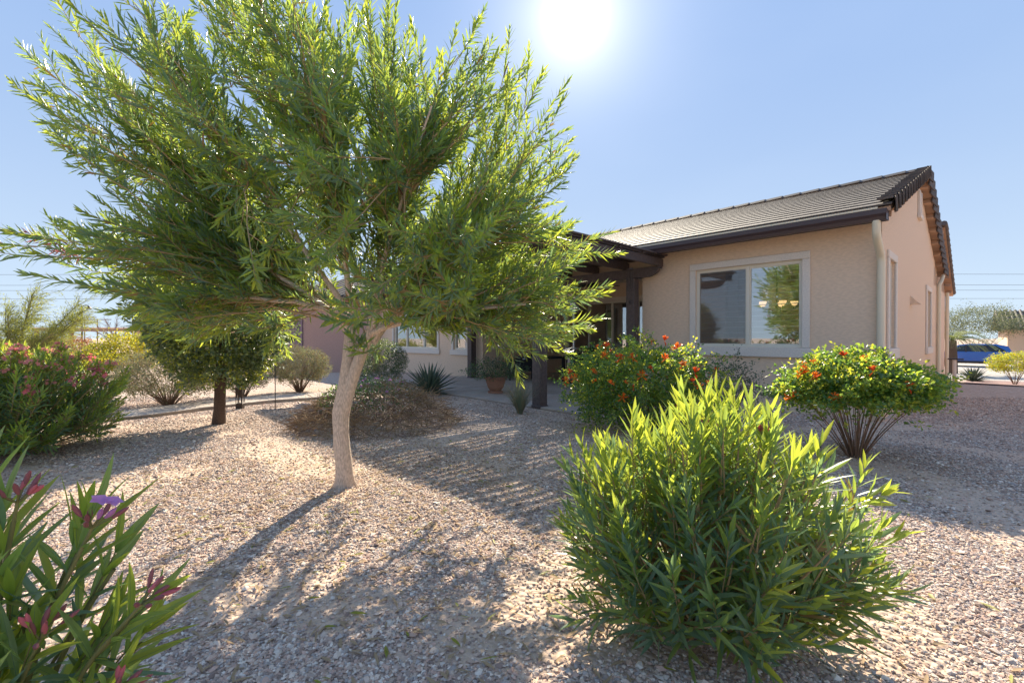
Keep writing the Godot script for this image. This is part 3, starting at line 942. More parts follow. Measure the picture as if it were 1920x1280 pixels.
func patio_things() -> void:
	# ceiling fan
	var f := thing("ceiling_fan", "dark five-blade ceiling fan under the covered patio ceiling", "ceiling fan", H(6.6, 2.72, 1.7))
	var b := MB.new()
	b.tube(PackedVector3Array([Vector3(0, 0.28, 0), Vector3(0, 0.05, 0)]), PackedFloat32Array([0.015, 0.015]), 8)
	b.lathe([Vector2(0.0, -0.08), Vector2(0.09, -0.06), Vector2(0.12, 0.0), Vector2(0.1, 0.06), Vector2(0.0, 0.08)], 16)
	pm("motor", b, M["black_metal"], f)
	for k in 5:
		b = MB.new()
		b.bevel_box(Vector3(0.1, -0.006, -0.07), Vector3(0.72, 0.006, 0.07), 0.004, Transform3D(Basis(Vector3.UP, TAU * k / 5.0 + 0.2) * Basis(Vector3.RIGHT, 0.2), Vector3.ZERO))
		pm("blade", b, M["black_metal"], f)
	# armchair
	var c := thing("patio_armchair", "dark woven patio armchair with navy cushions behind the potted plant", "armchair", H(8.35, 0.03, 0.55, 2.4))
	for q in [[-0.36, -0.34], [0.36, -0.34], [-0.36, 0.34], [0.36, 0.34]]:
		b = MB.new()
		b.bevel_box(Vector3(q[0] - 0.03, 0, q[1] - 0.03), Vector3(q[0] + 0.03, 0.26, q[1] + 0.03), 0.005)
		pm("leg", b, M["dark_weave"], c)
	b = MB.new()
	b.bevel_box(Vector3(-0.39, 0.26, -0.37), Vector3(0.39, 0.34, 0.37), 0.02)
	pm("seat_frame", b, M["dark_weave"], c)
	b = MB.new()
	b.bevel_box(Vector3(-0.32, 0.34, -0.3), Vector3(0.32, 0.47, 0.36), 0.05)
	pm("seat_cushion", b, M["navy_cloth"], c)
	b = MB.new()
	b.bevel_box(Vector3(-0.36, 0.0, -0.09), Vector3(0.36, 0.62, 0.09), 0.07, Transform3D(Basis(Vector3.RIGHT, -0.22), Vector3(0, 0.34, -0.30)))
	pm("backrest", b, M["navy_cloth"], c)
	for s in [-1, 1]:
		b = MB.new()
		b.bevel_box(Vector3(s * 0.385 - 0.04, 0.34, -0.36), Vector3(s * 0.385 + 0.04, 0.60, 0.36), 0.03)
		pm("armrest", b, M["dark_weave"], c)
	var pl := thing("throw_pillow", "pale grey throw pillow propped on the dark patio armchair", "pillow", H(8.35, 0.5, 0.55, 2.4))
	b = MB.new()
	b.bevel_box(Vector3(-0.2, 0.0, -0.06), Vector3(0.2, 0.32, 0.06), 0.055, Transform3D(Basis(Vector3.RIGHT, -0.3), Vector3(0, 0.0, -0.06)))
	pm("cover", b, M["pillow_cloth"], pl)
	# second chair, further in
	var c2: Node3D = c.duplicate()
	c2.name = numbered("patio_armchair")
	add_child(c2)
	c2.transform = H(7.35, 0.03, 2.3, 2.9)
	c2.set_meta("label", "dark woven patio armchair standing by the sliding door behind the heater")
	# low table
	var t := thing("patio_table", "dark square patio table beside the pergola post", "table", H(7.35, 0.03, 0.35))
	b = MB.new()
	b.bevel_box(Vector3(-0.5, 0.66, -0.45), Vector3(0.5, 0.71, 0.45), 0.012)
	pm("tabletop", b, M["dark_weave"], t)
	for q in [[-0.44, -0.39], [0.44, -0.39], [-0.44, 0.39], [0.44, 0.39]]:
		b = MB.new()
		b.bevel_box(Vector3(q[0] - 0.035, 0, q[1] - 0.035), Vector3(q[0] + 0.035, 0.66, q[1] + 0.035), 0.006)
		pm("leg", b, M["dark_weave"], t)
	# patio heater
	var ht := thing("patio_heater", "tall black and steel propane patio heater on the covered patio", "heater", H(6.55, 0.03, 0.75))
	b = MB.new()
	b.lathe([Vector2(0.0, 0.0), Vector2(0.23, 0.0), Vector2(0.23, 0.06), Vector2(0.2, 0.07), Vector2(0.2, 0.72), Vector2(0.22, 0.76), Vector2(0.12, 0.82), Vector2(0.0, 0.82)], 20)
	pm("tank_housing", b, M["black_metal"], ht)
	b = MB.new()
	b.bevel_box(Vector3(-0.04, 0.1, -0.215), Vector3(0.05, 0.7, -0.195), 0.005)
	pm("door_strip", b, M["steel"], ht)
	b = MB.new()
	b.lathe([Vector2(0.0, 0.93), Vector2(0.26, 0.93), Vector2(0.26, 0.95), Vector2(0.0, 0.95)], 20)
	pm("tray", b, M["steel"], ht)
	b = MB.new()
	b.tube(PackedVector3Array([Vector3(0, 0.8, 0), Vector3(0, 1.9, 0)]), PackedFloat32Array([0.032, 0.032]), 10)
	pm("pole", b, M["steel"], ht)
	b = MB.new()
	b.lathe([Vector2(0.08, 1.88), Vector2(0.12, 1.9), Vector2(0.12, 2.15), Vector2(0.06, 2.18)], 14)
	b.lathe([Vector2(0.4, 2.17), Vector2(0.38, 2.2), Vector2(0.05, 2.27), Vector2(0.0, 2.27)], 20)
	pm("reflector", b, M["steel"], ht)

# ------------------------------------------------------------------ plants
func rnd_dir() -> Vector3:
	var y := rng.randf_range(-1, 1)
	var a := rng.randf() * TAU
	var r := sqrt(1 - y * y)
	return Vector3(r * cos(a), y, r * sin(a))

func across(d: Vector3) -> Vector3:
	var k := d.cross(rnd_dir())
	while k.length() < 0.2: k = d.cross(rnd_dir())
	return k.normalized()

func shoot(L: Array, tw: MB, b: Vector3, d: Vector3, l: float, leaf_l: float, leaf_w: float, gap: float, bare: float, young: float, r0 := 0.003, keep: Array = []) -> void:
	# one oleander shoot: a thin stem carrying whorls of three narrow leaves; L = [dark, mid, young]
	var bend := across(d) * rng.randf_range(-0.12, 0.12) + Vector3.UP * 0.10
	var pts := PackedVector3Array()
	var rad := PackedFloat32Array()
	for k in 4:
		var t := k / 3.0
		pts.append(b + d * (l * t) + bend * (l * t * t))
		rad.append(lerpf(r0, 0.0015, t))
	tw.tube(pts, rad, 4, false)
	var n := maxi(2, int(l * (1.0 - bare) / gap))
	var spin := rng.randf() * TAU
	for k in n + 1:
		var t := bare + (1.0 - bare) * k / float(n)
		var p := b + d * (l * t) + bend * (l * t * t)
		var ax := (d + bend * (2 * t)).normalized()
		var s := across(ax)
		var q := ax.cross(s)
		spin += 1.05
		for w in 3:
			var a := spin + TAU * w / 3.0 + rng.randf_range(-0.25, 0.25)
			var o := s * cos(a) + q * sin(a)
			var open := lerpf(1.0, 0.28, pow(t, 1.5)) * rng.randf_range(0.8, 1.2)
			var ld := (ax * cos(open) + o * sin(open)).normalized()
			var ll := leaf_l * rng.randf_range(0.6, 1.18) * (1.0 if t < 0.85 else 0.75)
			var pick := rng.randf()
			var yy := young * (0.25 + 1.1 * t)
			var kind := 2 if pick < yy else (1 if pick < yy + 0.45 else 0)
			if t < 0.6 and rng.randf() < 0.03: kind = 3
			if keep.is_empty():
				L[kind].leaf8(p, ld, (ax - ld * ax.dot(ld) + o * -0.05 + rnd_dir() * 0.25).normalized(), ll, leaf_w * rng.randf_range(0.8, 1.15), rng.randf_range(0.0, 0.16))
			else:
				keep[0].append([p, ld, (ax - ld * ax.dot(ld) + rnd_dir() * 0.25).normalized(), ll, leaf_w * rng.randf_range(0.8, 1.15), kind])

func bez(a: Vector3, b: Vector3, c: Vector3, t: float) -> Vector3:
	return a.lerp(b, t).lerp(b.lerp(c, t), t)

func oleander_tree() -> void:
	var t := thing("oleander_tree", "large oleander trained as a single-trunk tree with pale smooth bark", "tree", at3(-1.42, 0, -3.85))
	var tr := MB.new()
	# trunk forks low into two stems that grow pressed together
	tr.tube(PackedVector3Array([Vector3(0, -0.1, 0), Vector3(0.0, -0.01, 0), Vector3(0.0, 0.035, 0), Vector3(-0.002, 0.09, 0), Vector3(-0.008, 0.2, 0), Vector3(-0.022, 0.31, 0.004), Vector3(-0.03, 0.42, 0), Vector3(-0.03, 0.62, 0.01), Vector3(0.01, 0.85, 0.01), Vector3(0.03, 1.05, 0), Vector3(0.045, 1.3, -0.02), Vector3(0.06, 1.55, -0.05)]), PackedFloat32Array([0.13, 0.108, 0.084, 0.073, 0.067, 0.068, 0.064, 0.068, 0.057, 0.049, 0.046, 0.033]), 16)
	tr.tube(PackedVector3Array([Vector3(-0.01, 0.5, 0.0), Vector3(0.02, 0.72, 0.02), Vector3(0.075, 0.9, 0.03), Vector3(0.14, 1.08, 0.03), Vector3(0.20, 1.24, 0.02), Vector3(0.25, 1.40, 0.0)]), PackedFloat32Array([0.03, 0.05, 0.052, 0.048, 0.044, 0.032]), 14)
	pm("trunk", tr, M["bark"], t)
	var ang := [-8, 0, 27, 46, 59, 79, 90, 118, 137, 146, 151, 158, 163, 167, 171, 178, 190]
	var rad := [1.7, 1.85, 2.05, 2.32, 2.45, 2.25, 2.9, 3.25, 3.4, 3.2, 2.1, 2.05, 2.45, 2.8, 2.0, 1.5, 1.1]
	var R := func(a: float) -> float:
		for k in ang.size() - 1:
			if a <= ang[k + 1]:
				return lerpf(rad[k], rad[k + 1], clampf((a - ang[k]) / float(ang[k + 1] - ang[k]), 0, 1))
		return 1.0
	var L := [MB.new(), MB.new(), MB.new(), MB.new()]
	var red := MB.new()
	var tw := MB.new()
	var forks := [Vector3(0.05, 1.42, -0.03), Vector3(0.22, 1.34, 0.0)]
	# leaders: [angle, share of the reach, depth, bow]
	var lead := []
	for q in [[4, 0.75, 0.5, -0.1], [12, 0.7, -0.6, 0.0], [30, 0.7, 0.3, 0.25], [48, 0.72, -0.5, 0.35], [64, 0.7, 0.55, 0.3], [80, 0.72, -0.2, 0.1], [95, 0.7, 0.5, -0.1], [110, 0.72, -0.45, -0.2], [124, 0.75, 0.35, -0.3], [140, 0.75, -0.1, -0.3], [153, 0.75, 0.3, 0.0], [150, 0.6, -0.5, 0.0], [165, 0.7, 0.15, 0.0], [174, 0.8, -0.5, 0.1], [176, 0.8, 0.55, 0.1]]:
		var aa := deg_to_rad(q[0])
		var r: float = R.call(q[0]) * q[1]
		var s: Vector3 = forks[0] if cos(aa) < 0.15 else forks[1]
		s += Vector3(rng.randf_range(-0.03, 0.03), rng.randf_range(-0.15, 0.05), rng.randf_range(-0.03, 0.03))
		var e := Vector3(0.1 + r * cos(aa), 1.40 + r * sin(aa), q[2])
		var c := s.lerp(e, 0.45) + Vector3(-0.12 * cos(aa), 0.22 * absf(cos(aa)) + q[3] * 0.2, 0.0) + rnd_dir() * 0.12
		lead.append([float(q[0]), s, c, e])
		var lb := MB.new()
		var pts := PackedVector3Array()
		var rr := PackedFloat32Array()
		for j in 9:
			pts.append(bez(s, c, e, j / 8.0) + (rnd_dir() * 0.015 if j > 0 else Vector3.ZERO))
			rr.append(lerpf(0.026, 0.007, j / 8.0))
		lb.tube(pts, rr, 8, false)
		pm("limb", lb, M["bark"], t)
		for j in 12:
			var f := lerpf(0.12, 1.0, (j + rng.randf()) / 12.0)
			var p := bez(s, c, e, f)
			var ax := (bez(s, c, e, f + 0.05) - p).normalized()
			shoot(L, tw, p, (ax + across(ax) * rng.randf_range(0.6, 1.2) + Vector3.UP * 0.25).normalized(), rng.randf_range(0.22, 0.5), 0.115, 0.0082, 0.034, 0.25, 0.25)
	var nl := 0
	var pods := []
	for k in 345:
		var a := -6.0 + 190.0 * (k + rng.randf()) / 265.0 if k < 265 else (rng.randf_range(118.0, 176.0) if k < 310 else rng.randf_range(45.0, 130.0))
		var phi := asin(clampf(rng.randf_range(-1, 1), -0.98, 0.98))
		if k % 3 == 0: phi *= 0.3
		if a > 132.0: phi *= 0.45
		var f := cos(phi) * rng.randf_range(0.66, 1.0)
		var r: float = R.call(a) * f
		if k >= 265: r = minf(r, rng.randf_range(0.9, 1.9) if k < 310 else rng.randf_range(0.5, 1.2))
		var aa := deg_to_rad(a)
		var e := Vector3(0.1 + r * cos(aa), 1.38 + r * sin(aa), sin(phi) * 1.2)
		# the leader that runs nearest to this stem carries it
		var best = lead[0]
		for q in lead:
			if absf(q[0] - a) + absf(q[3].z - e.z) * 14.0 < absf(best[0] - a) + absf(best[3].z - e.z) * 14.0: best = q
		var at := clampf(rng.randf_range(0.15, 0.85), 0, 0.8)
		var s := bez(best[1], best[2], best[3], at)
		var along: Vector3 = (bez(best[1], best[2], best[3], at + 0.1) - s).normalized()
		if s.distance_to(e) < 0.35: continue
		var c := s + along * s.distance_to(e) * 0.4 + rnd_dir() * 0.18
		c = c.lerp(s.lerp(e, 0.5), 0.35)
		var pts := PackedVector3Array()
		var rr := PackedFloat32Array()
		var th := rng.randf_range(0.005, 0.011)
		for j in 9:
			pts.append(bez(s, c, e, j / 8.0) + (rnd_dir() * 0.014 if j > 0 and j < 8 else Vector3.ZERO))
			rr.append(lerpf(th, 0.0028, j / 8.0))
		tw.tube(pts, rr, 5, false)
		var len := s.distance_to(e)
		var m := int(len * (7.6 if a < 160.0 else 5.5) * rng.randf_range(0.55, 1.3)) + 2
		for j in m:
			var q := lerpf(0.10, 1.0, (j + rng.randf()) / m)
			var p := bez(s, c, e, q)
			var ax := (bez(s, c, e, minf(q + 0.02, 1.02)) - bez(s, c, e, q - 0.02)).normalized()
			var dd := (ax + across(ax) * rng.randf_range(0.35, 1.0) + Vector3.UP * 0.22).normalized()
			var big := rng.randf_range(0.85, 1.2)
			shoot(L, tw, p, dd, rng.randf_range(0.18, 0.42) * (1.0 if a < 160.0 else 0.7), 0.11 * big, 0.0078 * big, 0.033, 0.20, rng.randf_range(0.12, 0.52))
			if rng.randf() < 0.02: pods.append([p + dd * 0.1, dd])
			nl += 1
		var tip := (bez(s, c, e, 1.0) - bez(s, c, e, 0.92)).normalized()
		shoot([L[0], red, red, red] if e.x < -2.1 and a > 155.0 else L, tw, e, tip, rng.randf_range(0.22, 0.45), 0.11, 0.0078, 0.030, 0.05, 0.32)
		# inner growth on the leader itself
		if k % 2 == 0:
			var li := bez(best[1], best[2], best[3], rng.randf_range(0.2, 1.0))
			shoot(L, tw, li, (along + across(along) * 0.9 + Vector3.UP * 0.2).normalized(), rng.randf_range(0.2, 0.4), 0.12, 0.0085, 0.036, 0.2, 0.12)
	# low sprigs hanging round the fork
	for q in [Vector3(-0.35, 1.34, 0.4), Vector3(0.28, 1.18, 0.25), Vector3(-0.9, 1.4, 0.5), Vector3(-1.2, 1.48, 0.4), Vector3(0.12, 1.42, 0.3)]:
		var s := Vector3(0.1, 1.35, 0.0)
		tw.tube(PackedVector3Array([s, s.lerp(q, 0.5) + Vector3(0, 0.1, 0), q]), PackedFloat32Array([0.008, 0.006, 0.003]), 5, false)
		for j in 4:
			shoot(L, tw, q + rnd_dir() * 0.06, (Vector3(q.x * 0.6, -0.05, 0.6) + rnd_dir() * 0.5).normalized(), rng.randf_range(0.12, 0.22), 0.13, 0.011, 0.03, 0.2, 0.08)
	var crown := part("crown", commit([[L[0], M["ole_dark"]], [L[1], M["ole_mid"]], [L[2], M["ole_young"]], [L[3], M["ole_brown"]], [red, M["ole_red"]]]), t)
	pm("twigs", tw, M["twig"], crown)
	# long dry seed pods on some shoots
	for q in pods:
		var pod := MB.new()
		var d: Vector3 = (q[1] + rnd_dir() * 0.6).normalized()
		pod.tube(PackedVector3Array([q[0], q[0] + d * 0.06 + Vector3(0, 0.01, 0), q[0] + d * 0.12]), PackedFloat32Array([0.003, 0.006, 0.002]), 5)
		pm("seed_pod", pod, M["ole_red"], crown)
	print("tree shoots ", nl)

func leaf_mesh(kind: String) -> ArrayMesh:
	# a near leaf with its raised pale midrib, one metre long
	var b := MB.new()
	var r := MB.new()
	var prev := []
	var mids := []
	for j in 8:
		var t := j / 7.0
		var w := 0.072 * pow(sin(PI * pow(t, 0.80)), 0.85) if j > 0 and j < 7 else 0.006 if j == 0 else 0.0
		var c := Vector3(0, -0.10 * t * t, -t)
		var row := [c + Vector3(-w, w * 0.32, 0), c + Vector3(-w * 0.5, w * 0.10, 0), c, c + Vector3(w * 0.5, w * 0.10, 0), c + Vector3(w, w * 0.32, 0)]
		mids.append(c + Vector3(0, 0.003, 0))
		if j > 0:
			for e in 4: b.quad(prev[e], prev[e + 1], row[e + 1], row[e])
		prev = row
	for j in 6:
		var w0 := lerpf(0.007, 0.001, j / 6.0)
		var w1 := lerpf(0.007, 0.001, (j + 1) / 6.0)
		r.quad(mids[j] - Vector3(w0, 0, 0), mids[j] + Vector3(w0, 0, 0), mids[j + 1] + Vector3(w1, 0, 0), mids[j + 1] - Vector3(w1, 0, 0))
	return commit([[b, M[kind]], [r, M["midrib"]]])

func place_leaves(all: Array, parent: Node, eye: Vector3, most: int, meshes: Array) -> void:
	# the leaves that show largest become parts, the rest one joined part
	all.sort_custom(func(a, b): return (a[0] + a[1] * a[3] * 0.6).distance_squared_to(eye) < (b[0] + b[1] * b[3] * 0.6).distance_squared_to(eye))
	var L := [MB.new(), MB.new(), MB.new(), MB.new()]
	for k in all.size():
		var q = all[k]
		if k < most:
			var z: Vector3 = -q[1]
			var x: Vector3 = q[1].cross(q[2]).normalized()
			var y := z.cross(x)
			var wd: float = q[4] / 0.072
			part("leaf", meshes[q[5]], parent, Transform3D(Basis(x * wd, y * wd, z * q[3]), q[0]))
		else:
			L[q[5]].leaf8(q[0], q[1], q[2], q[3], q[4], 0.1)
	if all.size() > most:
		var o := part("foliage", commit([[L[0], M["ole_dark"]], [L[1], M["ole_mid"]], [L[2], M["ole_young"]], [L[3], M["ole_brown"]]]), parent)
		o.set_meta("kind", "stuff")

func bud_cluster(open: bool, pink := "petal_pink") -> ArrayMesh:
	var b := MB.new()
	var p := MB.new()
	var s := MB.new()
	for k in 9:
		var d := (Vector3.UP * 1.1 + rnd_dir() * 0.75).normalized()
		var o := rnd_dir() * 0.008
		s.tube(PackedVector3Array([Vector3.ZERO, o + d * 0.03]), PackedFloat32Array([0.002, 0.0018]), 4, false)
		var at := o + d * 0.03
		var l := rng.randf_range(0.022, 0.038)
		(p if k % 3 == 0 else b).tube(PackedVector3Array([at, at + d * l * 0.35, at + d * l * 0.75, at + d * l]), PackedFloat32Array([0.0025, 0.0048, 0.0042, 0.0008]), 6)
	if open:
		for f in 2:
			var c := Vector3(0.02 * f - 0.01, 0.07, 0.012)
			for k in 5:
				var a := TAU * k / 5.0
				var d := Vector3(cos(a), 0.45, sin(a)).normalized()
				p.leaf8(c, d, Vector3.UP, 0.019, 0.0085, 0.25)
	return commit([[b, M["bud"]], [p, M["petal_lilac"] if open else M[pink]], [s, M["green_twig"]]])

func bloom_cluster(m: String) -> ArrayMesh:
	var p := MB.new()
	var s := MB.new()
	for f in 7:
		var d := (Vector3.UP + rnd_dir() * 0.9).normalized()
		var c := d * rng.randf_range(0.04, 0.08)
		s.tube(PackedVector3Array([Vector3.ZERO, c]), PackedFloat32Array([0.002, 0.002]), 4, false)
		var x := across(d)
		var y := d.cross(x)
		for k in 5:
			var a := TAU * k / 5.0
			p.leaf2(c, (x * cos(a) + y * sin(a) + d * 0.5).normalized(), d, 0.028, 0.010)
	return commit([[p, M[m]], [s, M["green_twig"]]])

func oleander_bush(called: String, label: String, at: Vector3, rx: float, rz: float, hgt: float, n: int, leaf_l: float, leaf_w: float, singles: int, buds: int, young: float, group := "") -> Node3D:
	var t := thing(called, label, "bush", Transform3D(Basis.IDENTITY, at), group)
	var keep := [[]]
	var L := [MB.new(), MB.new(), MB.new(), MB.new()]
	var tw := MB.new()
	var tips := []
	for k in n:
		var a := rng.randf() * TAU
		var r := sqrt(rng.randf())
		# shoot ends spread over a dome that reaches low at the rim
		var top := hgt * (1.0 - 0.18 * pow(r, 2.0)) * rng.randf_range(0.74, 1.06)
		if r > 0.62: top *= rng.randf_range(0.28, 1.0)
		var e := Vector3(cos(a) * r * rx, top, sin(a) * r * rz)
		var s := Vector3(cos(a) * r * rx * 0.16, 0.0, sin(a) * r * rz * 0.16)
		var c := s.lerp(e, 0.45) + Vector3(cos(a) * r * rx * 0.12, top * 0.05, sin(a) * r * rz * 0.12)
		var pts := PackedVector3Array()
		var rr := PackedFloat32Array()
		for j in 7:
			pts.append(bez(s, c, e, j / 6.0))
			rr.append(lerpf(0.008, 0.003, j / 6.0))
		tw.tube(pts, rr, 5, false)
		var ax := (bez(s, c, e, 1.0) - bez(s, c, e, 0.85)).normalized()
		ax = (ax + Vector3.UP * (0.7 if top > hgt * 0.7 else 0.15) + rnd_dir() * 0.15).normalized()
		var sl := minf(rng.randf_range(0.22, 0.42), hgt * 0.5)
		shoot(L, tw, e - ax * sl * 0.85, ax, sl, leaf_l, leaf_w, 0.034, 0.05, young * (1.0 if top > hgt * 0.7 else (0.35 if singles > 0 else 0.75)), 0.003, keep)  # young growth sits high; fewer pale leaves low also paints in self-shade
		for j in (2 if k % 2 else 1) if singles == 0 else (1 if k % 2 else 0):
			var q := rng.randf_range(0.35, 0.8)
			var p := bez(s, c, e, q)
			shoot(L, tw, p, (ax + across(ax) * 0.9).normalized(), minf(rng.randf_range(0.14, 0.26), hgt * 0.3), leaf_l, leaf_w, 0.045, 0.1, young * 0.15, 0.002, keep)
		tips.append([e + ax * sl * 0.15, ax])
	for k in 7:        # stray side shoots
		var a := rng.randf_range(-0.9, 0.6)
		var o := Vector3(cos(a), 0, sin(a))
		var p := Vector3(o.x * rx * 0.75, hgt * rng.randf_range(0.25, 0.6), o.z * rz * 0.75)
		shoot(L, tw, p, (o + Vector3.UP * rng.randf_range(0.2, 0.8)).normalized(), 0.22, leaf_l, leaf_w, 0.045, 0.2, young, 0.003, keep)
	pm("stems", tw, M["twig"], t)
	var stem := MB.new()
	for k in 7:
		var a := TAU * k / 7.0
		stem.tube(PackedVector3Array([Vector3(cos(a) * rx * 0.08, -0.06, sin(a) * rz * 0.08), Vector3(cos(a) * rx * 0.14, hgt * 0.25, sin(a) * rz * 0.14), Vector3(cos(a) * rx * 0.3, hgt * 0.55, sin(a) * rz * 0.3)]), PackedFloat32Array([0.017, 0.013, 0.007]), 8)
	pm("trunk", stem, M["bark"], t)
	if singles > 0:
		place_leaves(keep[0], t, Vector3(0, EYE, 0) - at, singles, [leaf_mesh("ole_dark"), leaf_mesh("ole_mid"), leaf_mesh("ole_young"), leaf_mesh("ole_brown")])
	else:
		for q in keep[0]:
			L[q[5]].leaf8(q[0], q[1], q[2], q[3], q[4], 0.1)
		part("crown", commit([[L[0], M["ole_dark"]], [L[1], M["ole_mid"]], [L[2], M["ole_young"]], [L[3], M["ole_brown"]]]), t)
	if buds > 0:
		tips = tips.filter(func(q): return q[0].y > hgt * 0.62)
		var cm := [bud_cluster(false), bud_cluster(false), bud_cluster(false)] if singles > 0 else [bloom_cluster("petal_salmon"), bloom_cluster("petal_pink"), bloom_cluster("petal_salmon")]
		for k in mini(buds, tips.size()):
			var q = tips[k]
			var y: Vector3 = q[1]
			var x := across(y)
			part("flower_cluster", cm[rng.randi() % 3], t, Transform3D(Basis(x, y, x.cross(y)).scaled_local(Vector3.ONE * rng.randf_range(0.8, 1.25)), q[0]))
	return t

func foreground_bush() -> void:
	# oleander close to the lens: long leaves in whorls, each one a part
	var t := thing("oleander_bush", "long-leaved oleander with pink buds and one lilac bloom at the gravel's edge", "bush", at3(-1.18, 0, -0.95))
	var keep := [[]]
	var L := [MB.new(), MB.new(), MB.new(), MB.new()]
	var tw := MB.new()
	var cm := [bud_cluster(false), bud_cluster(true)]
	# [tip x, y, z in metres from the base, whether it carries buds]
	var tips := [[0.26, 0.97, 0.05, 1], [0.37, 0.91, 0.02, 2], [0.49, 0.78, 0.05, 1], [0.46, 0.62, 0.08, 1], [0.35, 0.74, 0.10, 1], [0.16, 0.95, 0.10, 0], [0.20, 0.86, 0.15, 0], [0.28, 0.82, 0.16, 0], [0.30, 0.90, -0.06, 0], [0.38, 0.83, -0.04, 0],
		[0.22, 0.76, 0.22, 0], [0.32, 0.69, 0.20, 0], [0.40, 0.71, 0.0, 0], [0.12, 0.92, -0.04, 0], [0.17, 0.70, 0.26, 0], [0.28, 0.61, 0.24, 0], [0.38, 0.58, 0.14, 0], [0.12, 0.82, 0.2, 0], [0.22, 0.67, 0.06, 0], [0.06, 0.98, -0.05, 0], [0.33, 0.62, -0.08, 0], [0.26, 0.78, 0.02, 0], [0.14, 0.76, 0.08, 0], [0.43, 0.66, -0.05, 0], [0.05, 0.85, 0.1, 0], [-0.1, 0.9, 0.05, 0], [-0.15, 0.8, -0.15, 0], [0.35, 0.5, 0.1, 0], [0.25, 0.48, 0.15, 0]]
	for q in tips:
		var e := Vector3(q[0] - 0.07, q[1] - 0.085, q[2])
		var s := Vector3(q[0] * 0.15, 0, q[2] * 0.15)
		var c := Vector3(q[0] * 0.35, q[1] * 0.6, q[2] * 0.4)
		var pts := PackedVector3Array()
		var rr := PackedFloat32Array()
		for j in 7:
			pts.append(bez(s, c, e, j / 6.0))
			rr.append(lerpf(0.008, 0.004, j / 6.0))
		tw.tube(pts, rr, 7, false)
		var ax := (bez(s, c, e, 1.0) - bez(s, c, e, 0.8)).normalized()
		var sl := 0.26
		shoot(L, tw, e - ax * sl, ax, sl, 0.170, 0.0098, 0.040, 0.1, 0.40, 0.004, keep)
		if q[3] > 0:
			tw.tube(PackedVector3Array([e - ax * 0.02, e + ax * 0.045]), PackedFloat32Array([0.004, 0.003]), 6, false)
			var x := across(ax)
			part("flower_cluster", cm[q[3] - 1], t, Transform3D(Basis(x, ax, x.cross(ax)), e + ax * 0.04))
	pm("stems", tw, M["green_twig"], t)
	place_leaves(keep[0], t, Vector3(0, EYE, 0) - Vector3(-1.18, 0, -0.95), 300, [leaf_mesh("ole_dark"), leaf_mesh("ole_mid"), leaf_mesh("ole_young"), leaf_mesh("ole_brown")])

func shrub(called: String, label: String, category: String, at: Vector3, r: Vector3, mid: float, clumps: int, per: int, leaf_l: float, leaf_w: float, mats: Array, shares: Array, stems: int, stem_m: String, group := "", wild := 0.18, clump_r := 0.07, flat_low := -0.75, part_names := ["crown", "stems"], from := 0.0) -> Node3D:
	# rounded shrub: leaf clumps on an uneven shell and inside it, stems fanning out from the foot
	var t := thing(called, label, category, Transform3D(Basis.IDENTITY, at), group)
	var nz := FastNoiseLite.new()
	nz.seed = int(at.x * 100) + int(at.z * 10) + clumps
	nz.frequency = 1.6
	var bs := []
	for m in mats: bs.append(MB.new())
	var st := MB.new()
	for k in stems:
		var d := rnd_dir()
		d.y = absf(d.y) * 0.6 + 0.15
		var e := Vector3(d.x * r.x * 0.85, mid + d.y * r.y * 0.7, d.z * r.z * 0.85)
		if k % 3 == 0: e = Vector3(d.x * r.x * 0.9, mid + rng.randf_range(-0.5, 0.1) * r.y, d.z * r.z * 0.9)
		var s := Vector3(d.x * 0.05, -0.03, d.z * 0.05) if from <= 0.0 else Vector3(0.03, from + rng.randf() * 0.5, 0.0)
		var c := Vector3(e.x * 0.4, e.y * 0.5, e.z * 0.4) + rnd_dir() * 0.05
		var pts := PackedVector3Array()
		var rr := PackedFloat32Array()
		var th := rng.randf_range(0.006, 0.014) * maxf(0.7, r.y)
		for j in 6:
			pts.append(bez(s, c, e, j / 5.0))
			rr.append(lerpf(th, 0.002, j / 5.0))
		st.tube(pts, rr, 5, false)
	if stems > 0: pm(part_names[1], st, M[stem_m], t)
	for k in clumps:
		var d := rnd_dir()
		if d.y < flat_low: d.y = rng.randf_range(flat_low, 0.3)
		d = d.normalized()
		var f := 1.0 + wild * nz.get_noise_3d(d.x * 1.5 + at.x, d.y * 1.5, d.z * 1.5) * 2.0
		f *= pow(rng.randf_range(0.25, 1.0), 0.4)
		var c := Vector3(d.x * r.x, d.y * r.y, d.z * r.z) * f + Vector3(0, mid, 0)
		if c.y < 0.03: c.y = 0.03 + rng.randf() * 0.1
		var pick := rng.randf()
		for j in per:
			var p := c + rnd_dir() * clump_r * sqrt(rng.randf())
			var ld := (d * 0.7 + rnd_dir() + Vector3.UP * 0.1).normalized()
			var kind := 0
			var acc: float = shares[0]
			var q := clampf(pick + rng.randf_range(-0.18, 0.18), 0, 0.999)
			while q > acc and kind < mats.size() - 1:
				kind += 1
				acc += shares[kind]
			bs[kind].leaf2(p, ld, (rnd_dir() + Vector3.UP * 0.8 + d * 0.5).normalized(), leaf_l * rng.randf_range(0.7, 1.25), leaf_w * rng.randf_range(0.7, 1.2))
	var parts := []
	for k in mats.size(): parts.append([bs[k], M[mats[k]]])
	part(part_names[0], commit(parts), t)
	return t

func trumpet_cluster(m: String) -> ArrayMesh:
	var b := MB.new()
	for k in 8:
		var d := (Vector3.UP * 0.7 + rnd_dir()).normalized()
		b.tube(PackedVector3Array([d * 0.004, d * 0.022, d * 0.042]), PackedFloat32Array([0.002, 0.004, 0.006]), 5, false)
		for j in 4:
			var o := (d * 0.6 + across(d)).normalized()
			b.leaf2(d * 0.042, o, d, 0.018, 0.004)
	return commit([[b, M[m]]])

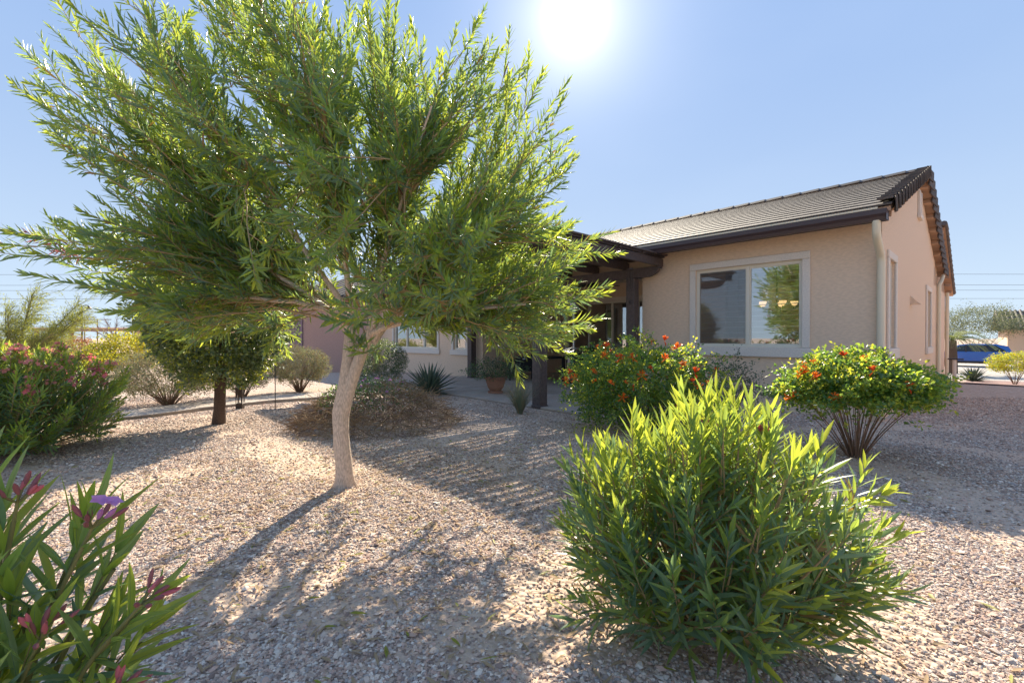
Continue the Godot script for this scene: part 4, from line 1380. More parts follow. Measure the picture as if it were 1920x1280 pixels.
func honeysuckles() -> void:
	var spots := [
		[Vector3(1.78, 0, -6.2), Vector3(1.0, 0.60, 0.74), 0.58, "broad honeysuckle shrub with many orange blooms next to the pergola post", 36],
		[Vector3(3.60, 0, -4.75), Vector3(0.70, 0.36, 0.56), 0.72, "honeysuckle shrub on bare fanning stems with few orange blooms by the house corner", 11]]
	var cl := [trumpet_cluster("petal_orange"), trumpet_cluster("petal_red"), trumpet_cluster("petal_orange")]
	for s in spots:
		var r: Vector3 = s[1]
		var t := shrub("honeysuckle_shrub", s[3], "shrub", s[0], r, s[2], 3000, 8, 0.042, 0.0135, ["hs_dark", "hs_mid", "hs_young"], [0.36, 0.40, 0.24], 40, "stem", "honeysuckle shrubs along the house", 0.34, 0.065, -0.75 if s[4] > 20 else -0.4)
		for k in s[4]:
			var d := rnd_dir()
			d.y = absf(d.y) * 0.9 + 0.1 if k % 4 else rng.randf_range(-0.3, 0.4)
			d.z = absf(d.z) if k % 3 else d.z
			if k % 5 == 0: d.x = -absf(d.x) - 0.3
			d = d.normalized()
			part("flower_cluster", cl[k % 3], t, Transform3D(Basis(Vector3.UP, rng.randf() * TAU).scaled_local(Vector3.ONE * rng.randf_range(0.8, 1.7)), Vector3(d.x * r.x, d.y * r.y, d.z * r.z) * rng.randf_range(0.98, 1.1) + Vector3(0, s[2], 0)))

func agave(called: String, label: String, at: Vector3, size: float, n: int, wide: float, m: String) -> void:
	var t := thing(called, label, "agave", Transform3D(Basis.IDENTITY, at))
	for k in n:
		var f := float(k) / n
		var a := k * 2.39996
		var el := lerpf(0.05, 1.35, pow(f, 0.8)) + rng.randf_range(-0.08, 0.08)
		var d := Vector3(cos(a) * cos(el), sin(el), sin(a) * cos(el))
		var side := Vector3(-sin(a), 0, cos(a))
		var up := side.cross(d) * -1.0
		if up.y < 0: up = -up
		var l := size * rng.randf_range(0.85, 1.1) * lerpf(0.85, 1.0, sin(f * PI))
		var b := MB.new()
		var prev := []
		for j in 6:
			var q := j / 5.0
			var w := wide * (0.75 + 0.5 * sin(q * PI * 0.8)) * (1.0 - pow(q, 2.2))
			var c := d * (l * q) + Vector3(0, 0.03 - (1.0 - f) * 0.12 * l * q * q, 0)
			var row := [c - side * w + up * w * 0.5, c + up * 0.0, c + side * w + up * w * 0.5, c - up * 0.02 * (1.0 - q)]
			if j > 0:
				for e in 4: b.quad(prev[e], prev[(e + 1) % 4], row[(e + 1) % 4], row[e])
			prev = row
		pm("leaf", b, M[m], t)

func grass_clump(label: String, at: Vector3, h: float, n: int, spread: float) -> void:
	var t := thing("grass_clump", label, "grass clump", Transform3D(Basis.IDENTITY, at))
	var b := MB.new()
	var s := MB.new()
	for k in n:
		var a := rng.randf() * TAU
		var lean := pow(rng.randf(), 0.8) * spread
		var l := h * rng.randf_range(0.6, 1.1)
		var o := Vector3(cos(a), 0, sin(a))
		var p := PackedVector3Array()
		var w := PackedFloat32Array()
		for j in 5:
			var q := j / 4.0
			p.append(o * (0.05 * rng.randf() if j == 0 else 0.04) + o * (lean * l * q * (0.5 + 0.6 * q)) + Vector3(0, l * q * (1.0 - 0.35 * lean * q), 0))
			w.append(lerpf(0.0032, 0.0006, q))
		(s if rng.randf() < 0.25 else b).blade(p, w, Vector3(-o.z, 0, o.x))
	part("blades", commit([[b, M["grass_blade"]], [s, M["straw"]]]), t)

func lantana() -> void:
	var at := Vector3(-1.95, 0, -6.55)
	var t := thing("lantana_mound", "low spreading lantana mound, mostly dry brown twigs with a few purple blooms", "shrub", Transform3D(Basis.IDENTITY, at))
	var st := MB.new()
	var dk := MB.new()
	for k in 2600:
		var a := rng.randf() * TAU
		var r := sqrt(rng.randf())
		var p := Vector3(cos(a) * r * 1.15, 0, sin(a) * r * 0.95)
		var hh := 0.56 * (1.0 - pow(r, 3.5)) + 0.03
		p.y = hh * rng.randf_range(0.1, 1.0)
		var d := (Vector3(cos(a), rng.randf_range(-0.5, 0.6), sin(a)) + rnd_dir() * 1.1).normalized()
		var l := rng.randf_range(0.10, 0.30)
		var e := p + d * l
		e.y = maxf(e.y * 0.9, 0.01)
		(st if k % 3 else dk).tube(PackedVector3Array([p, p.lerp(e, 0.5) + rnd_dir() * 0.03, e]), PackedFloat32Array([0.0042, 0.0032, 0.0014]), 3, false)
	part("dry_twigs", commit([[st, M["straw"]], [dk, M["stem"]]]), t)
	var g := MB.new()
	var y := MB.new()
	for k in 3800:
		var a := rng.randf() * TAU
		var r := sqrt(rng.randf()) * 0.85
		var p := Vector3(cos(a) * r * 1.0 - 0.08, 0, sin(a) * r * 0.8 - 0.2)
		p.y = 0.60 * (1.0 - pow(r, 3.5)) * rng.randf_range(0.7, 1.12)
		(g if p.x + p.z * -0.6 + rng.randf_range(-0.5, 0.5) < 0.15 else y).leaf2(p, rnd_dir(), Vector3.UP + rnd_dir() * 0.5, rng.randf_range(0.025, 0.045), 0.012)
	part("foliage", commit([[g, M["hs_dark"]], [y, M["sage_dry"]]]), t)
	var fb := MB.new()
	for k in 12:
		var d := (Vector3.UP * 0.8 + rnd_dir()).normalized()
		fb.leaf2(Vector3.ZERO, d, across(d), 0.018, 0.006)
		fb.leaf2(d * 0.01, d, across(d), 0.015, 0.007)
	var fm := commit([[fb, M["petal_lilac"]]])
	for k in 16:
		var a := rng.randf() * TAU
		var r := sqrt(rng.randf()) * 0.7
		part("flower_cluster", fm, t, at3(cos(a) * r * 0.9 - 0.1, 0.62 * (1.0 - r * r * 0.5) + 0.02, sin(a) * r * 0.7 - 0.2))

func potted_plant() -> void:
	var p := thing("terracotta_pot", "wide terracotta pot standing on the patio pavers", "pot", at3(-0.36, 0.04, -10.0))
	var b := MB.new()
	b.lathe([Vector2(0.0, 0.0), Vector2(0.17, 0.0), Vector2(0.17, 0.04), Vector2(0.13, 0.045)], 24)
	pm("saucer", b, M["terracotta"], p)
	b = MB.new()
	b.lathe([Vector2(0.12, 0.045), Vector2(0.17, 0.12), Vector2(0.215, 0.25), Vector2(0.225, 0.30), Vector2(0.25, 0.305), Vector2(0.255, 0.355), Vector2(0.235, 0.36), Vector2(0.215, 0.31), Vector2(0.0, 0.31)], 28)
	pm("bowl", b, M["terracotta"], p)
	var q := shrub("potted_plant", "loose leafy plant spilling over the rim of the terracotta pot", "plant", Vector3(-0.36, 0.35, -10.0), Vector3(0.62, 0.26, 0.5), 0.18, 520, 5, 0.04, 0.012, ["dull_green", "hs_dark", "greyleaf"], [0.5, 0.3, 0.2], 20, "green_twig", "", 0.35, 0.08)
	var pet := MB.new()
	for k in 5: pet.leaf2(Vector3.ZERO, Vector3(cos(k * 1.26), 0.4, sin(k * 1.26)).normalized(), Vector3.UP, 0.02, 0.008)
	var pmesh := commit([[pet, M["petal_pink"]]])
	for k in 5: part("flower", pmesh, q, at3(rng.randf_range(-0.4, 0.3), rng.randf_range(0.1, 0.3), 0.4))

func ficus_tree() -> void:
	var at := Vector3(-4.29, 0, -6.66)
	var t := shrub("shade_tree", "small dense dark-leaved tree with a straight brown trunk beside the paved walk", "tree", at, Vector3(0.98, 1.02, 0.9), 1.55, 4200, 8, 0.055, 0.017, ["fic_dark", "fic_mid", "hs_young"], [0.56, 0.34, 0.10], 26, "brown_bark", "", 0.16, 0.09, -0.95, ["crown", "limbs"], 0.8)
	var b := MB.new()
	b.tube(PackedVector3Array([Vector3(-0.02, -0.08, 0), Vector3(-0.01, 0.04, 0), Vector3(0, 0.2, 0), Vector3(0.015, 0.6, 0), Vector3(0.03, 1.1, 0), Vector3(0.05, 1.6, 0.03), Vector3(0.04, 2.1, 0.02)]), PackedFloat32Array([0.10, 0.092, 0.078, 0.072, 0.065, 0.045, 0.02]), 14)
	pm("trunk", b, M["brown_bark"], t)

func garden_bits() -> void:
	# bollard light with a tree cut through its faces
	var l := thing("path_light", "bronze bollard path light with a tree cut-out beside the walk", "path light", at3(-4.79, 0, -8.0, 0.15))
	var b := MB.new()
	b.bevel_box(Vector3(-0.055, -0.03, -0.055), Vector3(0.055, 0.10, 0.055), 0.005)
	pm("base", b, M["bronze"], l)
	b = MB.new()
	b.bevel_box(Vector3(-0.06, 0.37, -0.06), Vector3(0.06, 0.385, 0.06), 0.003)
	pm("cap", b, M["bronze"], l)
	b = MB.new()
	for s in 4:
		var tf := Transform3D(Basis(Vector3.UP, PI / 2 * s), Vector3.ZERO)
		b.box(Vector3(-0.055, 0.10, 0.048), Vector3(-0.047, 0.37, 0.055), tf)
		b.box(Vector3(-0.008, 0.10, 0.048), Vector3(0.008, 0.26, 0.053), tf)
		for q in [[-0.03, 0.33, 0.5], [0.03, 0.33, -0.5], [-0.015, 0.30, 0.3], [0.018, 0.29, -0.3], [0.0, 0.32, 0.0], [-0.034, 0.29, 0.9], [0.034, 0.28, -0.9], [-0.04, 0.34, 0.2], [0.04, 0.34, -0.2], [-0.02, 0.35, 1.2], [0.02, 0.35, -1.2], [0.0, 0.28, 0.7], [-0.042, 0.25, 0.1], [0.042, 0.25, -0.1]]:
			b.box(Vector3(-0.007, -0.05, 0.048), Vector3(0.007, 0.035, 0.053), tf * Transform3D(Basis(Vector3.BACK, q[2]), Vector3(q[0], q[1], 0)))
	pm("cut_out_panel", b, M["bronze"], l)
	# thin garden hook
	var h := thing("garden_hook", "thin black metal garden hook pushed into the gravel by the walk", "garden hook", at3(-4.12, 0, -7.9))
	b = MB.new()
	b.tube(PackedVector3Array([Vector3(0, -0.1, 0), Vector3(0, 1.25, 0), Vector3(0.03, 1.36, 0), Vector3(0.11, 1.40, 0), Vector3(0.19, 1.34, 0), Vector3(0.19, 1.28, 0)]), PackedFloat32Array([0.007, 0.007, 0.006, 0.006, 0.006, 0.006]), 6)
	pm("rod", b, M["black_metal"], h)
	b = MB.new()
	b.tube(PackedVector3Array([Vector3(-0.09, -0.05, 0), Vector3(-0.09, 0.05, 0), Vector3(0.09, 0.05, 0), Vector3(0.09, -0.05, 0)]), PackedFloat32Array([0.005, 0.005, 0.005, 0.005]), 6)
	pm("ground_fork", b, M["black_metal"], h)
	# gas riser by the far corner
	var g := thing("utility_riser", "white utility pipe riser standing at the far house corner", "utility pipe", H(-0.28, -0.05, 11.4))
	b = MB.new()
	b.tube(PackedVector3Array([Vector3(0, -0.2, 0), Vector3(0, 0.62, 0)]), PackedFloat32Array([0.05, 0.05]), 10)
	pm("pipe", b, M["trim"], g)
	b = MB.new()
	b.bevel_box(Vector3(-0.22, 0.60, -0.08), Vector3(0.16, 0.64, 0.08), 0.01)
	pm("cap", b, M["bronze"], g)

# ------------------------------------------------------------------ far things
func px(x: float, d: float, y := -99.0) -> Vector3:      # a point d metres out, at the bearing where the photograph has it, standing on the ground
	var X := (x - 960.0) / 853.0 * d
	return Vector3(X, ground_y(X, -d) if y < -90 else y, -d)

func background_plants() -> void:
	var sage := "grey-green sage shrubs along the walk"
	shrub("sage_shrub", "wide dry sage shrub between the pink oleander and the shade tree", "shrub", Vector3(-6.35, 0, -8.4), Vector3(0.95, 0.48, 0.75), 0.56, 3200, 7, 0.030, 0.008, ["sage", "sage_dry", "greyleaf"], [0.4, 0.4, 0.2], 60, "stem", sage, 0.14, 0.06)
	shrub("sage_shrub", "clipped round sage shrub behind the thin garden hook", "shrub", Vector3(-4.95, 0, -10.6), Vector3(0.68, 0.47, 0.62), 0.58, 2600, 7, 0.030, 0.008, ["sage", "sage_dry", "greyleaf"], [0.45, 0.4, 0.15], 50, "stem", sage, 0.10, 0.06)
	shrub("sage_shrub", "small sage shrub showing under the shade tree crown", "shrub", Vector3(-5.75, 0, -9.7), Vector3(0.6, 0.42, 0.6), 0.5, 1600, 7, 0.030, 0.008, ["sage", "sage_dry", "greyleaf"], [0.4, 0.4, 0.2], 40, "stem", sage, 0.12, 0.06)
	shrub("clipped_shrub", "dark green shrub clipped to a globe by the house wall", "shrub", Vector3(-3.45, 0, -11.9), Vector3(0.72, 0.62, 0.7), 0.62, 2600, 6, 0.03, 0.009, ["fic_dark", "dull_green", "fic_mid"], [0.5, 0.3, 0.2], 10, "stem", "", 0.05, 0.04)
	shrub("small_shrub", "thin dusky shrub growing against the wall under the wide window", "shrub", Vector3(3.25, 0, -6.75), Vector3(0.42, 0.42, 0.36), 0.56, 420, 5, 0.035, 0.011, ["dull_green", "fic_dark", "greyleaf"], [0.6, 0.2, 0.2], 26, "stem", "", 0.5, 0.07)
	agave("agave", "dark green agave with long pointed leaves on the patio edge", px(805, 10.0), 0.78, 54, 0.035, "agave_leaf")
	grass_clump("grey-green grass clump at the foot of the pergola post", Vector3(0.13, 0, -7.5), 0.62, 420, 0.75)
	lantana()
	potted_plant()
	ficus_tree()

func far_left() -> void:
	# rose-coloured house block beyond the walk
	var h := thing("rose_house", "rose stucco house block with tiled roof behind the clipped sage shrub", "house", at3(-9.0, 0, -19.5, -0.35))
	var b := MB.new()
	b.box(Vector3(-1.6, -0.6, -6), Vector3(3.6, 2.9, 0))
	pm("wall", b, M["rose_stucco"], h)
	b = MB.new()
	for k in 9:
		var x := -1.2 + k * 0.14
		b.bevel_box(Vector3(x, 0.0, 0.002), Vector3(x + 0.125, 2.3, 0.05), 0.006)
	pm("gate_panel", b, mat("gate", lin(0.25, 0.17, 0.19), 0.7), h)
	b = MB.new()
	b.quad(Vector3(-2.1, 2.85, 0.5), Vector3(4.1, 2.85, 0.5), Vector3(2.0, 4.1, -3), Vector3(0.0, 4.1, -3))
	b.quad(Vector3(4.1, 2.85, 0.5), Vector3(4.1, 2.85, -6.5), Vector3(2.0, 4.1, -3), Vector3(2.0, 4.1, -3.001))
	b.quad(Vector3(-2.1, 2.85, -6.5), Vector3(-2.1, 2.85, 0.5), Vector3(0.0, 4.1, -3), Vector3(0.0, 4.1, -3.001))
	b.quad(Vector3(-2.1, 2.8, 0.5), Vector3(-2.1, 2.8, -6.5), Vector3(4.1, 2.8, -6.5), Vector3(4.1, 2.8, 0.5))
	var rf := pm("roof", b, M["tile1"], h)
	for k in 20:
		var x := -1.95 + k * 0.31
		var q := MB.new()
		var f := clampf(minf((x + 2.1) / 2.1, (4.1 - x) / 2.1), 0.05, 1.0)
		q.tube(PackedVector3Array([Vector3(x, 2.88, 0.52), Vector3(x, 2.88 + 1.25 * f, 0.5 - 3.5 * f)]), PackedFloat32Array([0.085, 0.085]), 6)
		pm("tile_course", q, M["tile%d" % (k % 4)], rf)
	# shade structure far off
	var s := thing("shade_ramada", "flat slatted shade ramada on posts beyond the yellow shrubs", "ramada", Transform3D(Basis(Vector3.UP, 0.1), px(205, 42)))
	b = MB.new()
	b.box(Vector3(-5.2, 2.75, -1.6), Vector3(4.2, 2.95, 1.6))
	pm("roof_frame", b, M["soffit"], s)
	for k in 14:
		b = MB.new()
		b.box(Vector3(-5.1 + k * 0.68, 2.955, -1.8), Vector3(-4.95 + k * 0.68, 3.05, 1.8))
		pm("slat", b, M["soffit"], s)
	for x in [-2.2, 3.9, -5.0]:
		b = MB.new()
		b.bevel_box(Vector3(x - 0.14, -0.2, 1.2), Vector3(x + 0.14, 2.75, 1.48), 0.02)
		pm("post", b, M["soffit"], s)
	# tiled neighbour house
	var n := thing("tiled_house", "low house with a hipped tile roof behind the shade tree", "house", Transform3D(Basis(Vector3.UP, -0.2), px(330, 48)))
	b = MB.new()
	b.box(Vector3(-5.5, -0.3, -8), Vector3(6, 2.9, 0))
	pm("wall", b, M["stucco"], n)
	b = MB.new()
	var e := [Vector3(-6.2, 2.9, 0.7), Vector3(6.7, 2.9, 0.7), Vector3(6.7, 2.9, -8.7), Vector3(-6.2, 2.9, -8.7)]
	var r0 := Vector3(-2.0, 4.6, -4)
	var r1 := Vector3(2.5, 4.6, -4)
	b.quad(e[0], e[1], r1, r0); b.tri(e[1], e[2], r1); b.quad(e[2], e[3], r0, r1); b.tri(e[3], e[0], r0)
	b.quad(e[3], e[2], e[1], e[0])
	var nr := pm("roof", b, M["tile3"], n)
	for k in 9:
		b = MB.new()
		var f := k / 9.0
		b.tube(PackedVector3Array([e[0].lerp(r0, f) + Vector3(0, 0.05, 0.0), e[1].lerp(r1, f) + Vector3(0, 0.05, 0.0)]), PackedFloat32Array([0.09, 0.09]), 5)
		pm("tile_course", b, M["tile%d" % (k % 4)], nr)
	# shrubs and trees
	var gp := "yellow flowering shrubs before the ramada"
	shrub("yellow_shrub", "tall yellow shrub before the tiled house", "shrub", px(235, 26), Vector3(1.75, 1.05, 1.4), 1.35, 1500, 5, 0.11, 0.04, ["yellow_green", "yellow_leaf", "paloverde"], [0.4, 0.45, 0.15], 20, "stem", gp, 0.3, 0.25)
	shrub("yellow_shrub", "low bright yellow shrub in front of the ramada post", "shrub", px(178, 24), Vector3(1.3, 0.55, 1.1), 0.85, 900, 5, 0.10, 0.035, ["yellow_leaf", "yellow_green", "paloverde"], [0.5, 0.4, 0.1], 14, "stem", gp, 0.3, 0.2)
	shrub("yellow_shrub", "olive yellow shrub under the palo verde branches", "shrub", px(90, 23), Vector3(1.7, 0.95, 1.3), 0.95, 1300, 5, 0.10, 0.03, ["yellow_green", "paloverde", "sage_dry"], [0.5, 0.3, 0.2], 14, "stem", gp, 0.3, 0.25)
	shrub("rust_shrub", "rust-brown shrub beside the ramada post", "shrub", px(137, 27), Vector3(1.3, 0.95, 1.1), 1.25, 1100, 5, 0.10, 0.03, ["rust_leaf", "sage_dry"], [0.7, 0.3], 14, "stem", "", 0.25, 0.22)
	palo_verde()
	bare_tree("bare_tree", "leafless pale tree beyond the tiled house roof", px(215, 60), 5.5)
	bare_tree("bare_tree", "leafless tree standing behind the shade tree crown", px(262, 62), 6.2)
	street_lamp()
	for q in [[182, 130, 7.5, "farther"], [248, 95, 8.0, "taller"], [158, 150, 9.0, "distant"]]:
		var pl := thing("utility_pole", "%s utility pole with one cross arm on the skyline" % q[3], "utility pole", Transform3D(Basis.IDENTITY, px(q[0], q[1])), "utility poles on the skyline")
		b = MB.new()
		b.tube(PackedVector3Array([Vector3(0, -0.5, 0), Vector3(0, q[2], 0)]), PackedFloat32Array([0.17, 0.12]), 8)
		pm("pole", b, M["stem"], pl)
		b = MB.new()
		b.box(Vector3(-4.0, q[2] - 0.25, -0.08), Vector3(4.0, q[2] - 0.05, 0.08))
		pm("cross_arm", b, M["stem"], pl)
	# parked car glimpsed under the palo verde
	car("parked_car", "white parked car glimpsed beyond the pink oleander", px(48, 38), 0.25, mat("white_paint", lin(0.75, 0.75, 0.75), 0.25), 1.45, false)
	power_lines()

func power_lines() -> void:
	var k := 0
	for q in [[512.0, 513.0, 110.0], [530.0, 536.0, 112.0], [541.0, 545.0, 114.0], [558.0, 560.0, 116.0]]:
		var w := thing("power_line", ["topmost overhead wire above the palo verde tree", "second overhead wire above the palo verde tree", "third overhead wire down above the palo verde tree", "lowest overhead wire beside the street lamp"][k], "wire", Transform3D.IDENTITY, "overhead wires")
		var b := MB.new()
		var pts := PackedVector3Array()
		var rr := PackedFloat32Array()
		for j in 25:
			var x := lerpf(-420.0, 330.0, j / 24.0)
			var d: float = q[2]
			var sag := 1.2 * pow((x + 40.0) / 380.0, 2.0)
			var left: float = EYE + (633.0 - (q[0] + q[1]) * 0.5) / 853.0 * d
			pts.append(Vector3(x, left + sag * 0.6, -d - absf(x) * 0.02))
			rr.append(0.035)
		b.tube(pts, rr, 5, false)
		pm("cable", b, M["black_metal"], w)
		k += 1

func palo_verde() -> void:
	var t := thing("palo_verde_tree", "wispy palo verde tree with feathery green sprays leaning over the garden", "tree", Transform3D(Basis.IDENTITY, px(10, 20)))
	var L := MB.new()
	var Y := MB.new()
	var tr := MB.new()
	var tw := MB.new()
	tr.tube(PackedVector3Array([Vector3(-0.3, -0.3, 0), Vector3(0, 0.6, 0), Vector3(0.5, 1.2, 0)]), PackedFloat32Array([0.16, 0.12, 0.09]), 8)
	pm("trunk", tr, M["green_twig"], t)
	for q in [[3.6, 2.9, 0.4], [2.8, 3.6, -0.4], [1.8, 3.9, 0.6], [0.6, 4.0, -0.6], [-0.8, 3.7, 0.4], [-2.2, 3.2, 0.0], [3.0, 2.3, 0.9], [1.2, 3.0, 1.0], [-1.4, 2.6, 0.8], [2.2, 2.7, -0.9], [0.2, 3.2, 0.2], [3.3, 3.3, -0.2]]:
		var s := Vector3(0.4, 1.1, 0)
		var e := Vector3(q[0], q[1], q[2])
		var c := Vector3(e.x * 0.55, lerpf(s.y, e.y, 0.35), e.z * 0.5)
		var pts := PackedVector3Array()
		var rr := PackedFloat32Array()
		for j in 7:
			pts.append(bez(s, c, e, j / 6.0))
			rr.append(lerpf(0.055, 0.012, j / 6.0))
		tw.tube(pts, rr, 5, false)
		for j in 95:
			var f := rng.randf_range(0.25, 1.0)
			var p := bez(s, c, e, f)
			var d := (Vector3(0.9, 0.6, 0) + rnd_dir() * 1.0).normalized()
			var l := rng.randf_range(0.4, 1.0)
			tw.tube(PackedVector3Array([p, p + d * l * 0.5, p + d * l + Vector3(0.08, 0.02, 0)]), PackedFloat32Array([0.008, 0.006, 0.003]), 3, false)
			for m in 16:
				var pp := p + d * l * rng.randf_range(0.2, 1.0) + rnd_dir() * 0.07
				(L if rng.randf() < 0.7 else Y).leaf2(pp, (d + rnd_dir() * 0.7).normalized(), rnd_dir(), rng.randf_range(0.07, 0.16), 0.010)
	pm("limbs", tw, M["green_twig"], t)
	part("crown", commit([[L, M["paloverde"]], [Y, M["yellow_green"]]]), t)

func bare_tree(called: String, label: String, at: Vector3, h: float) -> void:
	var t := thing(called, label, "tree", Transform3D(Basis.IDENTITY, at))
	var tr := MB.new()
	tr.tube(PackedVector3Array([Vector3(0, -0.3, 0), Vector3(0.1, h * 0.35, 0)]), PackedFloat32Array([0.14, 0.09]), 7)
	pm("trunk", tr, M["stem"], t)
	var b := MB.new()
	for k in 9:
		var d := (Vector3.UP + rnd_dir() * 0.9).normalized()
		var p := Vector3(0.08, h * 0.33, 0)
		var e := p + d * h * rng.randf_range(0.4, 0.62)
		b.tube(PackedVector3Array([p, p.lerp(e, 0.5) + rnd_dir() * 0.15, e]), PackedFloat32Array([0.05, 0.035, 0.015]), 4, false)
		for j in 22:
			var q := p.lerp(e, rng.randf_range(0.35, 1.0))
			var dd := (d + rnd_dir() * 0.9).normalized()
			b.tube(PackedVector3Array([q, q + dd * rng.randf_range(0.3, 0.9)]), PackedFloat32Array([0.016, 0.008]), 3, false)
	pm("crown", b, M["stem"], t)

func street_lamp() -> void:
	var t := thing("street_lamp", "dark street lamp with a curved arm behind the rust-brown shrub", "street lamp", Transform3D(Basis.IDENTITY, px(153, 55)))
	var b := MB.new()
	b.tube(PackedVector3Array([Vector3(0, -0.3, 0), Vector3(0, 6.0, 0)]), PackedFloat32Array([0.11, 0.08]), 8)
	pm("pole", b, M["black_metal"], t)
	b = MB.new()
	b.tube(PackedVector3Array([Vector3(0, 5.8, 0), Vector3(0.2, 6.0, 0), Vector3(0.5, 6.1, 0), Vector3(0.8, 6.0, 0)]), PackedFloat32Array([0.05, 0.05, 0.05, 0.05]), 6)
	pm("arm", b, M["black_metal"], t)
	b = MB.new()
	b.lathe([Vector2(0.0, 5.6), Vector2(0.28, 5.62), Vector2(0.3, 5.7), Vector2(0.12, 5.92), Vector2(0.0, 6.0)], 12, Vector3(0.85, 0, 0))
	pm("lamp_head", b, M["bronze"], t)

func car(called: String, label: String, at: Vector3, turn: float, paint: Material, high: float, van: bool) -> void:
	# length along x, nose towards +x
	var t := thing(called, label, "car", Transform3D(Basis(Vector3.UP, turn), at))
	var k := high / 1.7
	var low := [Vector2(2.32, 0.35), Vector2(2.36, 0.7), Vector2(2.25, 0.92), Vector2(1.25, 1.06), Vector2(-2.2, 1.10), Vector2(-2.34, 0.95), Vector2(-2.36, 0.45), Vector2(-2.25, 0.32)]
	var top := [Vector2(1.3, 1.05), Vector2(0.45, 1.60), Vector2(-0.2, 1.69), Vector2(-1.5, 1.66), Vector2(-2.05, 1.52), Vector2(-2.28, 1.08)]
	var glass := [Vector2(1.02, 1.12), Vector2(0.38, 1.53), Vector2(-0.2, 1.60), Vector2(-1.45, 1.57), Vector2(-1.95, 1.22), Vector2(-1.9, 1.14)]
	var solid := func(prof: Array, w0: float, w1: float, ymid: float) -> MB:
		var b := MB.new()
		var n := prof.size()
		var W := func(p: Vector2) -> float: return lerpf(w0, w1, clampf((p.y - ymid) / 0.6, 0, 1))
		for e in n:
			var p: Vector2 = prof[e]
			var q: Vector2 = prof[(e + 1) % n]
			var wp: float = W.call(p)
			var wq: float = W.call(q)
			b.quad(Vector3(p.x, p.y * k, wp), Vector3(p.x, p.y * k, -wp), Vector3(q.x, q.y * k, -wq), Vector3(q.x, q.y * k, wq))
		for e in range(1, n - 1):
			var i0: Vector2 = prof[0]
			var i1: Vector2 = prof[e]
			var i2: Vector2 = prof[e + 1]
			b.tri(Vector3(i0.x, i0.y * k, W.call(i0)), Vector3(i1.x, i1.y * k, W.call(i1)), Vector3(i2.x, i2.y * k, W.call(i2)))
			b.tri(Vector3(i0.x, i0.y * k, -W.call(i0)), Vector3(i2.x, i2.y * k, -W.call(i2)), Vector3(i1.x, i1.y * k, -W.call(i1)))
		return b
	pm("body", solid.call(low, 0.93, 0.90, 0.5), paint, t)
	pm("cabin", solid.call(top, 0.88, 0.70, 1.05), paint, t)
	var gm: Material = M.get("car_glass", null)
	if gm == null: gm = mat("car_glass", lin(0.02, 0.025, 0.03), 0.08)
	var gb: MB = solid.call(glass, 0.885, 0.715, 1.05)
	pm("side_window", gb, gm, t)
	var pil := MB.new()
	for x in [0.05, -0.95]:
		pil.box(Vector3(x - 0.04, 1.1 * k, -0.89), Vector3(x + 0.04, 1.6 * k, 0.89))
	pm("pillar", pil, M["black_metal"], t)
	var cl := MB.new()
	cl.box(Vector3(-2.2, 0.28, -0.936), Vector3(2.2, 0.46, 0.936))
	pm("sill_cladding", cl, M["black_metal"], t)
	for x in [-1.42, 1.42]:
		for z in [-0.83, 0.83]:
			var w := MB.new()
			w.tube(PackedVector3Array([Vector3(x, 0.36, z - 0.12), Vector3(x, 0.36, z + 0.12)]), PackedFloat32Array([0.36, 0.36]), 20)
			var tyre := pm("wheel", w, M["dark_weave"], t)
			w = MB.new()
			w.tube(PackedVector3Array([Vector3(x, 0.36, z - 0.13), Vector3(x, 0.36, z + 0.13)]), PackedFloat32Array([0.23, 0.23]), 16)
			pm("rim", w, M["steel"], tyre)
	var red := MB.new()
	for s in [-1, 1]: red.bevel_box(Vector3(-2.38, 0.86 * k, s * 0.74 - 0.17), Vector3(-2.12, 1.04 * k, s * 0.74 + 0.17), 0.02)
	var rm: Material = M.get("tail_red", null)
	if rm == null: rm = mat("tail_red", lin(0.45, 0.03, 0.03), 0.3)
	pm("tail_light", red, rm, t)

